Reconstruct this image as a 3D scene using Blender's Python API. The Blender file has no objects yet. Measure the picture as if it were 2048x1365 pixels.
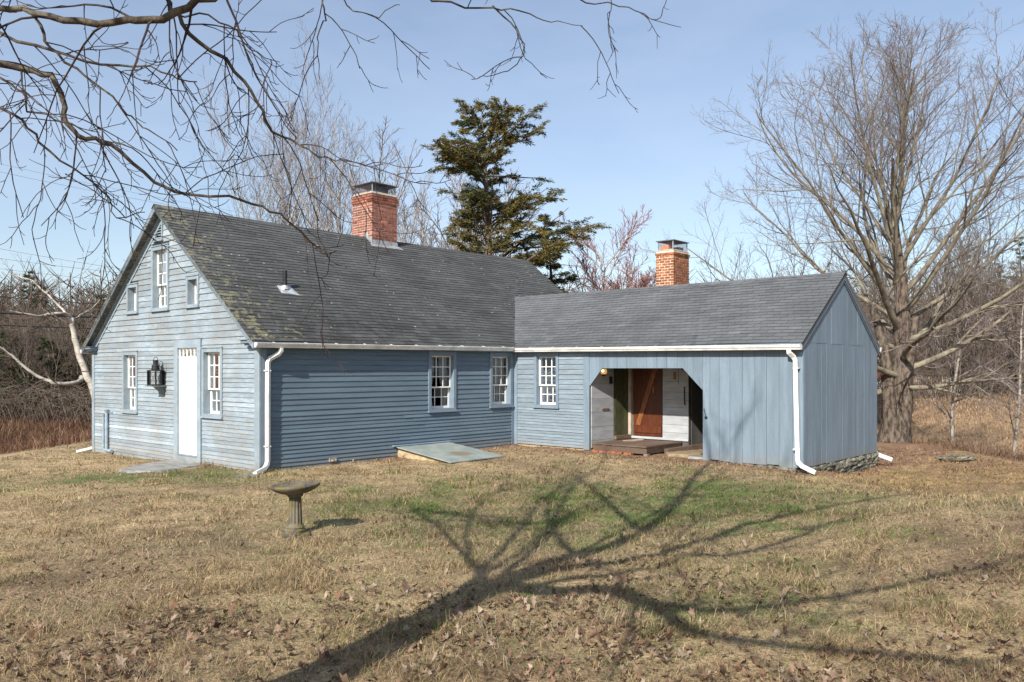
import bpy, math, random
import numpy as np

# ------------------------------------------------------------------ camera, sky, sun, exposure
scene = bpy.context.scene
R = math.radians
cam_data = bpy.data.cameras.new('camera')
cam = bpy.data.objects.new('camera', cam_data)
scene.collection.objects.link(cam)
cam.location = (0.0, 0.0, 2.0)
cam.rotation_euler = (R(90), 0, 0)
cam_data.sensor_width = 36.0
cam_data.lens = 1650 / 2048 * 36
cam_data.shift_y = 55.5 / 2048
cam_data.clip_start = 0.05
cam_data.clip_end = 3000
scene.camera = cam

SUN_EL = R(34)
SUN_DX, SUN_DY = -0.420, -0.907            # horizontal direction towards the sun
world = bpy.data.worlds.new('World')
scene.world = world
world.use_nodes = True
wn = world.node_tree.nodes; wl = world.node_tree.links
wn.clear()
w_out = wn.new('ShaderNodeOutputWorld'); w_bg = wn.new('ShaderNodeBackground')
w_sky = wn.new('ShaderNodeTexSky')
w_sky.sky_type = 'NISHITA'; w_sky.sun_disc = False
w_sky.sun_elevation = SUN_EL
w_sky.sun_rotation = math.atan2(SUN_DX, SUN_DY)
w_sky.altitude = 100; w_sky.air_density = 1.0; w_sky.dust_density = 0.9; w_sky.ozone_density = 1.4
# thin high cirrus veil over the blue
w_tc = wn.new('ShaderNodeTexCoord'); w_map = wn.new('ShaderNodeMapping')
w_map.inputs['Scale'].default_value = (1.3, 1.0, 4.0)
w_noise = wn.new('ShaderNodeTexNoise'); w_noise.inputs['Scale'].default_value = 2.2
w_noise.inputs['Detail'].default_value = 6; w_noise.inputs['Roughness'].default_value = 0.55
w_rng = wn.new('ShaderNodeMapRange')
w_rng.inputs['From Min'].default_value = 0.35; w_rng.inputs['From Max'].default_value = 0.75
w_rng.inputs['To Min'].default_value = 0.14; w_rng.inputs['To Max'].default_value = 0.34
w_mix = wn.new('ShaderNodeMix'); w_mix.data_type = 'RGBA'
w_mix.inputs[7].default_value = (6.0, 6.5, 7.6, 1)
wl.new(w_tc.outputs['Generated'], w_map.inputs['Vector']); wl.new(w_map.outputs[0], w_noise.inputs['Vector'])
wl.new(w_noise.outputs[0], w_rng.inputs[0]); wl.new(w_rng.outputs[0], w_mix.inputs[0])
wl.new(w_sky.outputs[0], w_mix.inputs[6]); wl.new(w_mix.outputs[2], w_bg.inputs['Color'])
w_bg.inputs['Strength'].default_value = 0.10
wl.new(w_bg.outputs[0], w_out.inputs['Surface'])

sun_data = bpy.data.lights.new('sun', 'SUN')
sun_data.energy = 5.0; sun_data.angle = R(0.53); sun_data.color = (1.0, 0.94, 0.84)
sun = bpy.data.objects.new('sun', sun_data)
scene.collection.objects.link(sun)
from mathutils import Vector
SUN = Vector((SUN_DX * math.cos(SUN_EL), SUN_DY * math.cos(SUN_EL), math.sin(SUN_EL))).normalized()
sun.rotation_euler = SUN.to_track_quat('Z', 'Y').to_euler()
sun.location = (-20, -20, 30)

scene.view_settings.view_transform = 'Standard'
scene.view_settings.look = 'None'
scene.view_settings.gamma = 1.0
scene.view_settings.exposure = 0.62
scene.view_settings.use_curve_mapping = False
scene.render.engine = 'CYCLES'
scene.cycles.max_bounces = 6
scene.cycles.transparent_max_bounces = 12
scene.cycles.use_denoising = True

# ------------------------------------------------------------------ helpers
COL = scene.collection
random.seed(7)

def link(o, parent=None):
    COL.objects.link(o)
    if parent is not None:
        o.parent = parent
    return o

def tag(o, label=None, cat=None, group=None, kind=None):
    if label: o['label'] = label
    if cat: o['category'] = cat
    if group: o['group'] = group
    if kind: o['kind'] = kind
    return o

def empty(name, loc=(0, 0, 0), rz=0.0, parent=None, scale=1.0):
    o = bpy.data.objects.new(name, None)
    o.empty_display_size = 0.2
    link(o, parent)
    o.location = loc; o.rotation_euler = (0, 0, rz); o.scale = (scale,) * 3
    return o

def add_tone(me, tone):
    if tone is None: return
    at = me.attributes.new('tone', 'FLOAT', 'POINT')
    if isinstance(tone, (int, float)):
        at.data.foreach_set('value', np.full(len(me.vertices), tone, dtype=np.float32))
    else:
        at.data.foreach_set('value', np.asarray(tone, dtype=np.float32))

def mk(name, V, F, mat, parent=None, tone=None, smooth=False):
    me = bpy.data.meshes.new(name)
    me.from_pydata(V, [], F)
    if smooth:
        me.shade_smooth()
    me.materials.append(mat)
    add_tone(me, tone)
    return link(bpy.data.objects.new(name, me), parent)

def np_mesh(name, V, F, mat, parent=None, tone=None, color=None, smooth=False, make=True):
    """V (n,3); F list of int arrays (m,k) with k = 3 or 4."""
    V = np.asarray(V, dtype=np.float32)
    F = [np.asarray(f, dtype=np.int32) for f in F if len(f)]
    me = bpy.data.meshes.new(name)
    me.vertices.add(len(V)); me.vertices.foreach_set('co', V.ravel())
    nl = sum(f.size for f in F); npoly = sum(len(f) for f in F)
    me.loops.add(nl); me.polygons.add(npoly)
    me.loops.foreach_set('vertex_index', np.concatenate([f.ravel() for f in F]))
    tot = np.concatenate([np.full(len(f), f.shape[1], dtype=np.int32) for f in F])
    st = np.zeros(npoly, dtype=np.int32); st[1:] = np.cumsum(tot)[:-1]
    me.polygons.foreach_set('loop_start', st)
    if smooth:
        me.polygons.foreach_set('use_smooth', np.ones(npoly, dtype=bool))
    me.update(calc_edges=True)
    me.materials.append(mat)
    add_tone(me, tone)
    if color is not None:
        at = me.color_attributes.new('col', 'FLOAT_COLOR', 'POINT')
        c4 = np.ones((len(V), 4), dtype=np.float32); c4[:, :3] = color
        at.data.foreach_set('color', c4.ravel())
    if not make:
        return me
    return link(bpy.data.objects.new(name, me), parent)

BOXF = [(0, 3, 2, 1), (4, 5, 6, 7), (0, 1, 5, 4), (1, 2, 6, 5), (2, 3, 7, 6), (3, 0, 4, 7)]
def box(V, F, x0, x1, y0, y1, z0, z1):
    n = len(V)
    V += [(x0, y0, z0), (x1, y0, z0), (x1, y1, z0), (x0, y1, z0), (x0, y0, z1), (x1, y0, z1), (x1, y1, z1), (x0, y1, z1)]
    F += [tuple(i + n for i in f) for f in BOXF]

def extrude(V, F, P, poly, o0, o1):
    """polygon of (a, z) on the wall mapping P, from outward offset o0 to o1."""
    n = len(V); k = len(poly)
    V += [P(a, z, o0) for a, z in poly] + [P(a, z, o1) for a, z in poly]
    F.append(tuple(range(n, n + k))[::-1]); F.append(tuple(range(n + k, n + 2 * k)))
    for i in range(k):
        j = (i + 1) % k
        F.append((n + i, n + j, n + k + j, n + k + i))

def rect(a0, a1, z0, z1):
    return [(a0, z0), (a1, z0), (a1, z1), (a0, z1)]

def tube(V, F, pts, r, sides=8, cap=True, squash=None):
    """sweep a round (or squash=(w,d) rectangular) section along pts."""
    pts = [Vector(p) for p in pts]; n0 = len(V); k = sides if squash is None else 4
    rad = r if isinstance(r, (list, tuple)) else [r] * len(pts)
    ref = None
    for i, p in enumerate(pts):
        t = (pts[min(i + 1, len(pts) - 1)] - pts[max(i - 1, 0)]).normalized()
        if ref is None:
            ref = Vector((0, 0, 1)) if abs(t.z) < 0.8 else Vector((1, 0, 0))
            ref = (ref - t * ref.dot(t)).normalized()
        else:
            ref = (ref - t * ref.dot(t))
            ref = ref.normalized() if ref.length > 1e-5 else Vector((1, 0, 0))
        b = t.cross(ref)
        if squash is None:
            for j in range(k):
                a = 2 * math.pi * j / k
                V.append(tuple(p + (ref * math.cos(a) + b * math.sin(a)) * rad[i]))
        else:
            w, d = squash
            for sx, sy in ((-1, -1), (1, -1), (1, 1), (-1, 1)):
                V.append(tuple(p + ref * (sx * w / 2) + b * (sy * d / 2)))
        if i:
            a0 = n0 + (i - 1) * k; a1 = n0 + i * k
            for j in range(k):
                F.append((a0 + j, a0 + (j + 1) % k, a1 + (j + 1) % k, a1 + j))
    if cap:
        F.append(tuple(range(n0, n0 + k))[::-1]); F.append(tuple(range(n0 + (len(pts) - 1) * k, n0 + len(pts) * k)))

def lathe(V, F, prof, c=(0, 0, 0), n=24, flute=None, tilt=(0, 0)):
    n0 = len(V)
    for r, z in prof:
        for j in range(n):
            a = 2 * math.pi * j / n
            rr = r * (1 + (flute(j, z) if flute else 0))
            x, y = rr * math.cos(a), rr * math.sin(a)
            V.append((c[0] + x, c[1] + y, c[2] + z + tilt[0] * x + tilt[1] * y))
    for i in range(len(prof) - 1):
        for j in range(n):
            F.append((n0 + i * n + j, n0 + i * n + (j + 1) % n, n0 + (i + 1) * n + (j + 1) % n, n0 + (i + 1) * n + j))

# numpy value noise
def _hash(ix, iy, seed):
    h = (ix.astype(np.int64) * 374761393 + iy.astype(np.int64) * 668265263 + seed * 1442695041) & 0xFFFFFFFF
    h = ((h ^ (h >> 13)) * 1274126177) & 0xFFFFFFFF
    return ((h ^ (h >> 16)) & 0xFFFF) / 65535.0
def vnoise(x, y, seed=0):
    x = np.asarray(x, dtype=np.float64); y = np.asarray(y, dtype=np.float64)
    ix = np.floor(x); iy = np.floor(y); fx = x - ix; fy = y - iy
    fx = fx * fx * (3 - 2 * fx); fy = fy * fy * (3 - 2 * fy)
    a = _hash(ix, iy, seed); b = _hash(ix + 1, iy, seed); c = _hash(ix, iy + 1, seed); d = _hash(ix + 1, iy + 1, seed)
    return (a * (1 - fx) + b * fx) * (1 - fy) + (c * (1 - fx) + d * fx) * fy
def fbm(x, y, seed=0, oct=4):
    s = 0; amp = 0.5; tot = 0
    for o in range(oct):
        s = s + amp * vnoise(np.asarray(x) * 2 ** o + 17.3 * o, np.asarray(y) * 2 ** o - 9.1 * o, seed + o); tot += amp; amp *= 0.5
    return s / tot
def sstep(a, b, x):
    t = np.clip((np.asarray(x, dtype=np.float64) - a) / (b - a), 0, 1)
    return t * t * (3 - 2 * t)

# ------------------------------------------------------------------ materials
def new_mat(name):
    m = bpy.data.materials.new(name); m.use_nodes = True
    nt = m.node_tree; nt.nodes.clear()
    out = nt.nodes.new('ShaderNodeOutputMaterial'); b = nt.nodes.new('ShaderNodeBsdfPrincipled')
    nt.links.new(b.outputs[0], out.inputs['Surface'])
    return m, nt, b, out

class N:
    """tiny node-graph helper"""
    def __init__(s, nt): s.nt = nt
    def node(s, t, **kw):
        n = s.nt.nodes.new(t)
        for k, v in kw.items(): setattr(n, k, v)
        return n
    def l(s, a, b): s.nt.links.new(a, b)
    def coords(s, scale=(1, 1, 1), kind='Object'):
        tc = s.node('ShaderNodeTexCoord'); mp = s.node('ShaderNodeMapping')
        mp.inputs['Scale'].default_value = scale
        s.l(tc.outputs[kind], mp.inputs['Vector']); return mp.outputs[0]
    def noise(s, vec, scale, detail=4, rough=0.55):
        n = s.node('ShaderNodeTexNoise'); n.inputs['Scale'].default_value = scale
        n.inputs['Detail'].default_value = detail; n.inputs['Roughness'].default_value = rough
        if vec is not None: s.l(vec, n.inputs['Vector'])
        return n.outputs[0]
    def ramp(s, fac, lo, hi, a=0.0, b=1.0):
        n = s.node('ShaderNodeMapRange', clamp=True); n.interpolation_type = 'SMOOTHSTEP'
        n.inputs['From Min'].default_value = lo; n.inputs['From Max'].default_value = hi
        n.inputs['To Min'].default_value = a; n.inputs['To Max'].default_value = b
        s.l(fac, n.inputs[0]); return n.outputs[0]
    def mix(s, fac, a, b, blend='MIX'):
        n = s.node('ShaderNodeMix', data_type='RGBA', blend_type=blend)
        for sock, v in ((n.inputs[0], fac), (n.inputs[6], a), (n.inputs[7], b)):
            if isinstance(v, (int, float)): sock.default_value = v
            elif isinstance(v, tuple): sock.default_value = (*v[:3], 1)
            else: s.l(v, sock)
        return n.outputs[2]
    def math(s, op, a, b=None, clamp=False):
        n = s.node('ShaderNodeMath', operation=op, use_clamp=clamp)
        for i, v in enumerate((a, b)):
            if v is None: continue
            if isinstance(v, (int, float)): n.inputs[i].default_value = v
            else: s.l(v, n.inputs[i])
        return n.outputs[0]
    def attr(s, name, out='Fac'):
        n = s.node('ShaderNodeAttribute', attribute_name=name); return n.outputs[out]
    def value_scale(s, col, fac):      # multiply a colour by a float socket
        c = s.node('ShaderNodeCombineColor')
        for i in range(3): s.l(fac, c.inputs[i])
        return s.mix(1.0, col, c.outputs[0], 'MULTIPLY')
    def bump(s, b, h, strength=0.3, dist=0.01):
        n = s.node('ShaderNodeBump'); n.inputs['Strength'].default_value = strength; n.inputs['Distance'].default_value = dist
        s.l(h, n.inputs['Height']); s.l(n.outputs[0], b.inputs['Normal'])

def plain(name, col, rough=0.6, var=0.25, scale=6.0, metal=0.0, bump=0.15, spec=0.4, stretch=(1, 1, 1), tone=True):
    m, nt, b, _ = new_mat(name); g = N(nt)
    v = g.coords(stretch)
    n1 = g.noise(v, scale, 5); n2 = g.noise(v, scale * 9, 3)
    f = g.math('ADD', g.ramp(n1, 0.3, 0.7, 1 - var, 1 + var), g.ramp(n2, 0.3, 0.7, -var * .4, var * .4))
    if tone:
        f = g.math('MULTIPLY', f, g.math('ADD', 1.0, g.attr('tone')))
    g.l(g.value_scale(col, f), b.inputs['Base Color'])
    b.inputs['Roughness'].default_value = rough; b.inputs['Metallic'].default_value = metal
    b.inputs['Specular IOR Level'].default_value = spec
    if bump: g.bump(b, n2, bump, 0.01)
    return m

def paint(name, base, pale, wood, wear, grain, pale_amt=(0.42, 0.72)):
    """old oil paint on boards: chalky pale areas, bare grey wood where it has flaked; grain = coordinate stretch."""
    m, nt, b, _ = new_mat(name); g = N(nt)
    v = g.coords(grain); big = g.noise(v, 0.9, 5, 0.6); mid = g.noise(v, 4.0, 6, 0.65); fine = g.noise(v, 22.0, 4, 0.6)
    iso = g.noise(g.coords((1, 1, 1)), 1.1, 4)
    c = g.mix(g.ramp(mid, pale_amt[0], pale_amt[1]), base, pale)
    wm = g.math('MULTIPLY', g.ramp(mid, 0.62 - wear, 0.70 - wear), g.ramp(iso, 0.40, 0.56))
    wm = g.math('MULTIPLY', wm, g.ramp(fine, 0.35, 0.55))
    c = g.mix(wm, c, wood)
    sep = g.node('ShaderNodeSeparateXYZ'); g.l(g.coords((1, 1, 1)), sep.inputs[0])
    splash = g.math('MULTIPLY', g.ramp(g.math('ADD', sep.outputs[2], g.math('MULTIPLY', iso, 0.5)), 0.52, 0.16), g.ramp(fine, 0.2, 0.7, 0.15, 0.6))
    c = g.mix(splash, c, (0.20, 0.175, 0.14))
    f = g.math('MULTIPLY', g.ramp(fine, 0.25, 0.75, 0.9, 1.1), g.ramp(big, 0.3, 0.7, 0.88, 1.1))
    f = g.math('MULTIPLY', f, g.math('ADD', 1.0, g.attr('tone')))
    g.l(g.value_scale(c, f), b.inputs['Base Color'])
    b.inputs['Roughness'].default_value = 0.62; b.inputs['Specular IOR Level'].default_value = 0.3
    g.bump(b, g.math('ADD', mid, g.math('MULTIPLY', fine, 0.6)), 0.25, 0.008)
    return m

M = {}
WOODGREY = (0.27, 0.25, 0.225)
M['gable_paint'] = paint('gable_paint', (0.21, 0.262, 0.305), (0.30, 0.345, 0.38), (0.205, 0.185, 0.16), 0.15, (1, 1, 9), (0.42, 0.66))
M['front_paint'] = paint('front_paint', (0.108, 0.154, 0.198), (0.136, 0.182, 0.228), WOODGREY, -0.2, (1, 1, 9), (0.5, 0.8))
M['wing_paint'] = paint('wing_paint', (0.165, 0.212, 0.255), (0.225, 0.27, 0.308), WOODGREY, 0.0, (1, 1, 9))
M['board_paint'] = paint('board_paint', (0.15, 0.20, 0.25), (0.18, 0.23, 0.28), (0.36, 0.39, 0.42), -0.02, (9, 9, 1), (0.5, 0.8))
M['wgable_paint'] = paint('wgable_paint', (0.155, 0.205, 0.255), (0.19, 0.24, 0.29), (0.36, 0.39, 0.42), -0.04, (9, 9, 1), (0.5, 0.8))
M['trim_paint'] = paint('trim_paint', (0.16, 0.21, 0.265), (0.185, 0.24, 0.29), WOODGREY, -0.2, (3, 3, 3), (0.5, 0.8))
M['gable_trim'] = paint('gable_trim', (0.215, 0.268, 0.31), (0.27, 0.318, 0.355), WOODGREY, -0.1, (3, 3, 3), (0.45, 0.75))
M['white_paint'] = plain('white_paint', (0.70, 0.70, 0.685), 0.5, 0.07, 3, stretch=(3, 3, 1))
M['white_alu'] = plain('white_alu', (0.66, 0.66, 0.64), 0.4, 0.16, 3, bump=0.02)
M['sash_white'] = plain('sash_white', (0.74, 0.73, 0.70), 0.5, 0.08, 5)
M['inner_white'] = plain('inner_white', (0.34, 0.355, 0.375), 0.6, 0.12, 2.5, stretch=(1, 1, 4))
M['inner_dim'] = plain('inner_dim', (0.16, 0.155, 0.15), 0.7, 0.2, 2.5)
M['room'] = plain('room', (0.10, 0.09, 0.08), 0.8, 0.1)
M['black_iron'] = plain('black_iron', (0.02, 0.02, 0.022), 0.55, 0.3, 20, metal=0.3)
M['hood_metal'] = plain('hood_metal', (0.16, 0.17, 0.19), 0.45, 0.2, 8, metal=0.4)
M['flashing'] = plain('flashing', (0.42, 0.43, 0.44), 0.4, 0.25, 9, metal=0.6)
M['mortar'] = plain('mortar', (0.56, 0.50, 0.43), 0.9, 0.15, 14, bump=0.4)
M['mortar_pale'] = plain('mortar_pale', (0.64, 0.56, 0.44), 0.9, 0.15, 14, bump=0.4)
M['brick'] = plain('brick', (0.235, 0.092, 0.066), 0.9, 0.28, 9, bump=0.3, spec=0.1)
M['brick_orange'] = plain('brick_orange', (0.27, 0.105, 0.055), 0.9, 0.3, 9, bump=0.3, spec=0.1)
M['terracotta'] = plain('terracotta', (0.50, 0.20, 0.10), 0.8, 0.15, 9)
M['crown_wash'] = plain('crown_wash', (0.32, 0.285, 0.24), 0.9, 0.2, 12)
M['concrete_tan'] = plain('concrete_tan', (0.37, 0.285, 0.175), 0.9, 0.25, 7, bump=0.4)
M['fieldstone'] = plain('fieldstone', (0.135, 0.128, 0.10), 0.9, 0.4, 9, bump=0.6)
M['slate_slab'] = plain('slate_slab', (0.17, 0.17, 0.165), 0.8, 0.3, 5, bump=0.5)
M['deck_wood'] = plain('deck_wood', (0.095, 0.065, 0.048), 0.8, 0.35, 8, stretch=(1, 8, 8), bump=0.4)
M['brown_door'] = plain('brown_door', (0.075, 0.021, 0.008), 0.4, 0.3, 5, stretch=(6, 6, 1), bump=0.2)
M['brace_wood'] = plain('brace_wood', (0.20, 0.075, 0.025), 0.45, 0.25, 6, stretch=(3, 3, 1))
M['green_door'] = plain('green_door', (0.05, 0.056, 0.026), 0.6, 0.35, 5, stretch=(5, 5, 1))
M['post_wood'] = plain('post_wood', (0.42, 0.33, 0.27), 0.7, 0.15, 6)
M['pipe_grey'] = plain('pipe_grey', (0.22, 0.28, 0.33), 0.5, 0.2, 9)
M['weather_wood'] = plain('weather_wood', (0.25, 0.20, 0.15), 0.85, 0.3, 8, stretch=(1, 1, 6))
M['cable'] = plain('cable', (0.02, 0.02, 0.022), 0.6, 0.1)
M['brass_tag'] = plain('brass_tag', (0.20, 0.13, 0.08), 0.6, 0.2)

# old glass: clear with a wavy reflection
def glass_mat():
    m = bpy.data.materials.new('old_glass'); m.use_nodes = True; nt = m.node_tree; nt.nodes.clear(); g = N(nt)
    out = g.node('ShaderNodeOutputMaterial'); mixs = g.node('ShaderNodeMixShader')
    tr = g.node('ShaderNodeBsdfTransparent'); gl = g.node('ShaderNodeBsdfGlossy'); fr = g.node('ShaderNodeFresnel')
    tr.inputs[0].default_value = (0.88, 0.9, 0.9, 1); gl.inputs['Roughness'].default_value = 0.03
    fr.inputs['IOR'].default_value = 1.62
    bp = g.node('ShaderNodeBump'); bp.inputs['Strength'].default_value = 0.12; bp.inputs['Distance'].default_value = 0.02
    g.l(g.noise(g.coords(), 9, 2), bp.inputs['Height']); g.l(bp.outputs[0], gl.inputs['Normal'])
    g.l(fr.outputs[0], mixs.inputs[0]); g.l(tr.outputs[0], mixs.inputs[1]); g.l(gl.outputs[0], mixs.inputs[2])
    g.l(mixs.outputs[0], out.inputs['Surface']); return m
M['glass'] = glass_mat()

def curtain_mat():
    m = bpy.data.materials.new('lace_curtain'); m.use_nodes = True; nt = m.node_tree; nt.nodes.clear(); g = N(nt)
    out = g.node('ShaderNodeOutputMaterial'); m1 = g.node('ShaderNodeMixShader'); m2 = g.node('ShaderNodeMixShader')
    d = g.node('ShaderNodeBsdfDiffuse'); t = g.node('ShaderNodeBsdfTranslucent'); tr = g.node('ShaderNodeBsdfTransparent')
    d.inputs[0].default_value = (0.72, 0.70, 0.66, 1); t.inputs[0].default_value = (0.6, 0.58, 0.54, 1)
    m1.inputs[0].default_value = 0.3
    g.l(d.outputs[0], m1.inputs[1]); g.l(t.outputs[0], m1.inputs[2])
    f = g.ramp(g.noise(g.coords(), 45, 3), 0.52, 0.66, 0.03, 0.4)
    g.l(f, m2.inputs[0]); g.l(m1.outputs[0], m2.inputs[1]); g.l(tr.outputs[0], m2.inputs[2])
    g.l(m2.outputs[0], out.inputs['Surface']); return m
M['curtain'] = curtain_mat()

def shingle_mat(name, base, lichen, algae):
    m, nt, b, _ = new_mat(name); g = N(nt)
    v = g.coords(); geo = g.node('ShaderNodeSeparateXYZ'); g.l(v, geo.inputs[0])
    gran = g.noise(v, 160, 2); big = g.noise(v, 0.7, 4); mid = g.noise(v, 3.2, 5, 0.65)
    f = g.math('MULTIPLY', g.ramp(gran, 0.3, 0.7, 0.75, 1.25), g.ramp(big, 0.3, 0.7, 0.85, 1.13))
    f = g.math('MULTIPLY', f, g.math('ADD', 1.0, g.attr('tone')))
    c = g.value_scale(base, f)
    if algae:
        # black algae low on the old slope, yellow-green lichen crust towards the gable end
        low = g.ramp(geo.outputs[2], 4.4, 2.6)
        gab = g.ramp(geo.outputs[0], 4.5, 0.2)
        am = g.math('MULTIPLY', g.ramp(mid, 0.38, 0.6), g.math('MULTIPLY', low, g.ramp(geo.outputs[0], 8.0, 2.0)))
        c = g.mix(g.math('MULTIPLY', am, 0.65), c, (0.02, 0.02, 0.018))
        edge = g.ramp(geo.outputs[0], 1.0, -0.15)
        mm = g.math('ADD', g.math('MULTIPLY', gab, 0.11), g.math('MULTIPLY', edge, 0.10))
        sp = g.noise(v, 7.5, 6, 0.7)
        lm = g.ramp(g.math('ADD', g.math('ADD', sp, g.math('MULTIPLY', g.math('SUBTRACT', mid, 0.5), 0.55)), mm), 0.70, 0.78)
        c = g.mix(g.math('MULTIPLY', lm, 0.8), c, (0.185, 0.18, 0.12))
    vor = g.node('ShaderNodeTexVoronoi'); vor.inputs['Scale'].default_value = 6.0; g.l(v, vor.inputs['Vector'])
    spot = g.ramp(g.math('ADD', vor.outputs['Distance'], g.math('MULTIPLY', g.noise(v, 25, 3), 0.12)), 0.24, 0.14)
    pick = g.node('ShaderNodeSeparateColor'); g.l(vor.outputs['Color'], pick.inputs[0])
    spot = g.math('MULTIPLY', spot, g.ramp(pick.outputs[0], 1 - lichen, 1 - lichen + 0.05))
    c = g.mix(g.math('MULTIPLY', spot, 0.85), c, (0.42, 0.43, 0.36))
    g.l(c, b.inputs['Base Color']); b.inputs['Roughness'].default_value = 0.85
    b.inputs['Specular IOR Level'].default_value = 0.35
    g.bump(b, gran, 0.35, 0.004); return m
M['shingle_old'] = shingle_mat('shingle_old', (0.072, 0.074, 0.076), 0.2, True)
M['shingle_new'] = shingle_mat('shingle_new', (0.10, 0.107, 0.116), 0.02, False)

def hatch_mat():
    m, nt, b, _ = new_mat('verdigris_sheet'); g = N(nt)
    v = g.coords(); n1 = g.noise(v, 2.5, 5); n2 = g.noise(v, 11, 5)
    c = g.mix(g.ramp(n1, 0.4, 0.62), (0.21, 0.25, 0.24), (0.28, 0.31, 0.29))
    sep = g.node('ShaderNodeSeparateXYZ'); g.l(v, sep.inputs[0])
    # rusty stain low on the sheet
    dx = g.math('SUBTRACT', sep.outputs[0], 4.35); dy = g.math('ADD', sep.outputs[1], 1.25)
    rr = g.math('ADD', g.math('MULTIPLY', g.math('MULTIPLY', dx, dx), 6.0), g.math('MULTIPLY', g.math('MULTIPLY', dy, dy), 9.0))
    st = g.math('MULTIPLY', g.ramp(g.math('ADD', rr, g.math('MULTIPLY', n2, 0.8)), 1.3, 0.5), 0.75)
    c = g.mix(st, c, (0.20, 0.13, 0.075))
    c = g.mix(g.math('MULTIPLY', g.ramp(n2, 0.55, 0.75), 0.4), c, (0.12, 0.14, 0.13))
    g.l(c, b.inputs['Base Color']); b.inputs['Roughness'].default_value = 0.6; g.bump(b, n2, 0.2, 0.01); return m
M['hatch'] = hatch_mat()

def bath_mat():
    m, nt, b, _ = new_mat('mossy_concrete'); g = N(nt)
    v = g.coords(); n1 = g.noise(v, 5, 5); n2 = g.noise(v, 40, 4)
    c = g.mix(g.ramp(n1, 0.38, 0.62), (0.14, 0.122, 0.092), (0.06, 0.053, 0.04))
    c = g.mix(g.math('MULTIPLY', g.ramp(g.noise(g.coords((1, 1, .6)), 9, 4), 0.45, 0.6), 0.7), c, (0.14, 0.115, 0.03))
    c = g.mix(g.ramp(n2, 0.55, 0.7), c, (0.18, 0.162, 0.13))
    g.l(c, b.inputs['Base Color']); b.inputs['Roughness'].default_value = 0.95; g.bump(b, n2, 0.7, 0.01); return m
M['mossy'] = bath_mat()

def bark_mat(name, dark, light, lichen, lich_amt, scale=6.0):
    m, nt, b, _ = new_mat(name); g = N(nt)
    v = g.coords((1, 1, 0.35)); n1 = g.noise(v, scale, 5, 0.65); n2 = g.noise(g.coords(), 2.2, 4)
    c = g.mix(g.ramp(n1, 0.35, 0.65), dark, light)
    if lich_amt > 0:
        c = g.mix(g.math('MULTIPLY', g.ramp(n2, 0.6 - lich_amt * .25, 0.72 - lich_amt * .25), min(1, lich_amt)), c, lichen)
    g.l(c, b.inputs['Base Color']); b.inputs['Roughness'].default_value = 0.9; b.inputs['Specular IOR Level'].default_value = 0.2
    g.bump(b, n1, 0.8, 0.04); return m
M['maple_bark'] = bark_mat('maple_bark', (0.035, 0.027, 0.022), (0.155, 0.122, 0.097), (0.22, 0.205, 0.15), 0.18, 11)
M['maple_limb'] = bark_mat('maple_limb', (0.10, 0.082, 0.064), (0.215, 0.185, 0.145), (0.28, 0.265, 0.18), 0.5)
M['maple_twig'] = bark_mat('maple_twig', (0.15, 0.122, 0.112), (0.24, 0.20, 0.185), (0.2, 0.2, 0.2), 0.0)
M['near_bark'] = bark_mat('near_bark', (0.045, 0.035, 0.028), (0.12, 0.095, 0.072), (0.2, 0.2, 0.15), 0.3, 14)
M['near_twig'] = bark_mat('near_twig', (0.035, 0.026, 0.024), (0.075, 0.055, 0.048), (0.2, 0.2, 0.2), 0.0)
M['grey_bark'] = bark_mat('grey_bark', (0.20, 0.175, 0.155), (0.36, 0.325, 0.29), (0.36, 0.34, 0.3), 0.4)
M['grey_twig'] = bark_mat('grey_twig', (0.16, 0.135, 0.128), (0.25, 0.215, 0.205), (0.2, 0.2, 0.2), 0.0)
M['tan_bark'] = bark_mat('tan_bark', (0.22, 0.17, 0.13), (0.38, 0.31, 0.25), (0.36, 0.34, 0.3), 0.3)
M['red_twig'] = bark_mat('red_twig', (0.20, 0.085, 0.08), (0.30, 0.14, 0.125), (0.36, 0.34, 0.3), 0.0)
M['wood_bark'] = bark_mat('wood_bark', (0.07, 0.056, 0.046), (0.15, 0.125, 0.105), (0.25, 0.23, 0.2), 0.3)
M['wood_twig'] = bark_mat('wood_twig', (0.095, 0.074, 0.06), (0.16, 0.125, 0.10), (0.2, 0.2, 0.2), 0.0)
def birch_mat():
    m, nt, b, _ = new_mat('birch_bark'); g = N(nt)
    n1 = g.noise(g.coords((1, 1, 1)), 3.5, 4); bands = g.noise(g.coords((0.7, 0.7, 7)), 3.2, 4, 0.6)
    c = g.mix(g.ramp(n1, 0.35, 0.65), (0.26, 0.23, 0.195), (0.44, 0.405, 0.36))
    c = g.mix(g.ramp(bands, 0.56, 0.64), c, (0.07, 0.055, 0.045))
    g.l(c, b.inputs['Base Color']); b.inputs['Roughness'].default_value = 0.8; g.bump(b, bands, 0.5, 0.02); return m
M['birch_bark'] = birch_mat()
M['hemlock_bark'] = bark_mat('hemlock_bark', (0.06, 0.045, 0.035), (0.17, 0.125, 0.09), (0.2, 0.2, 0.15), 0.2)

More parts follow.
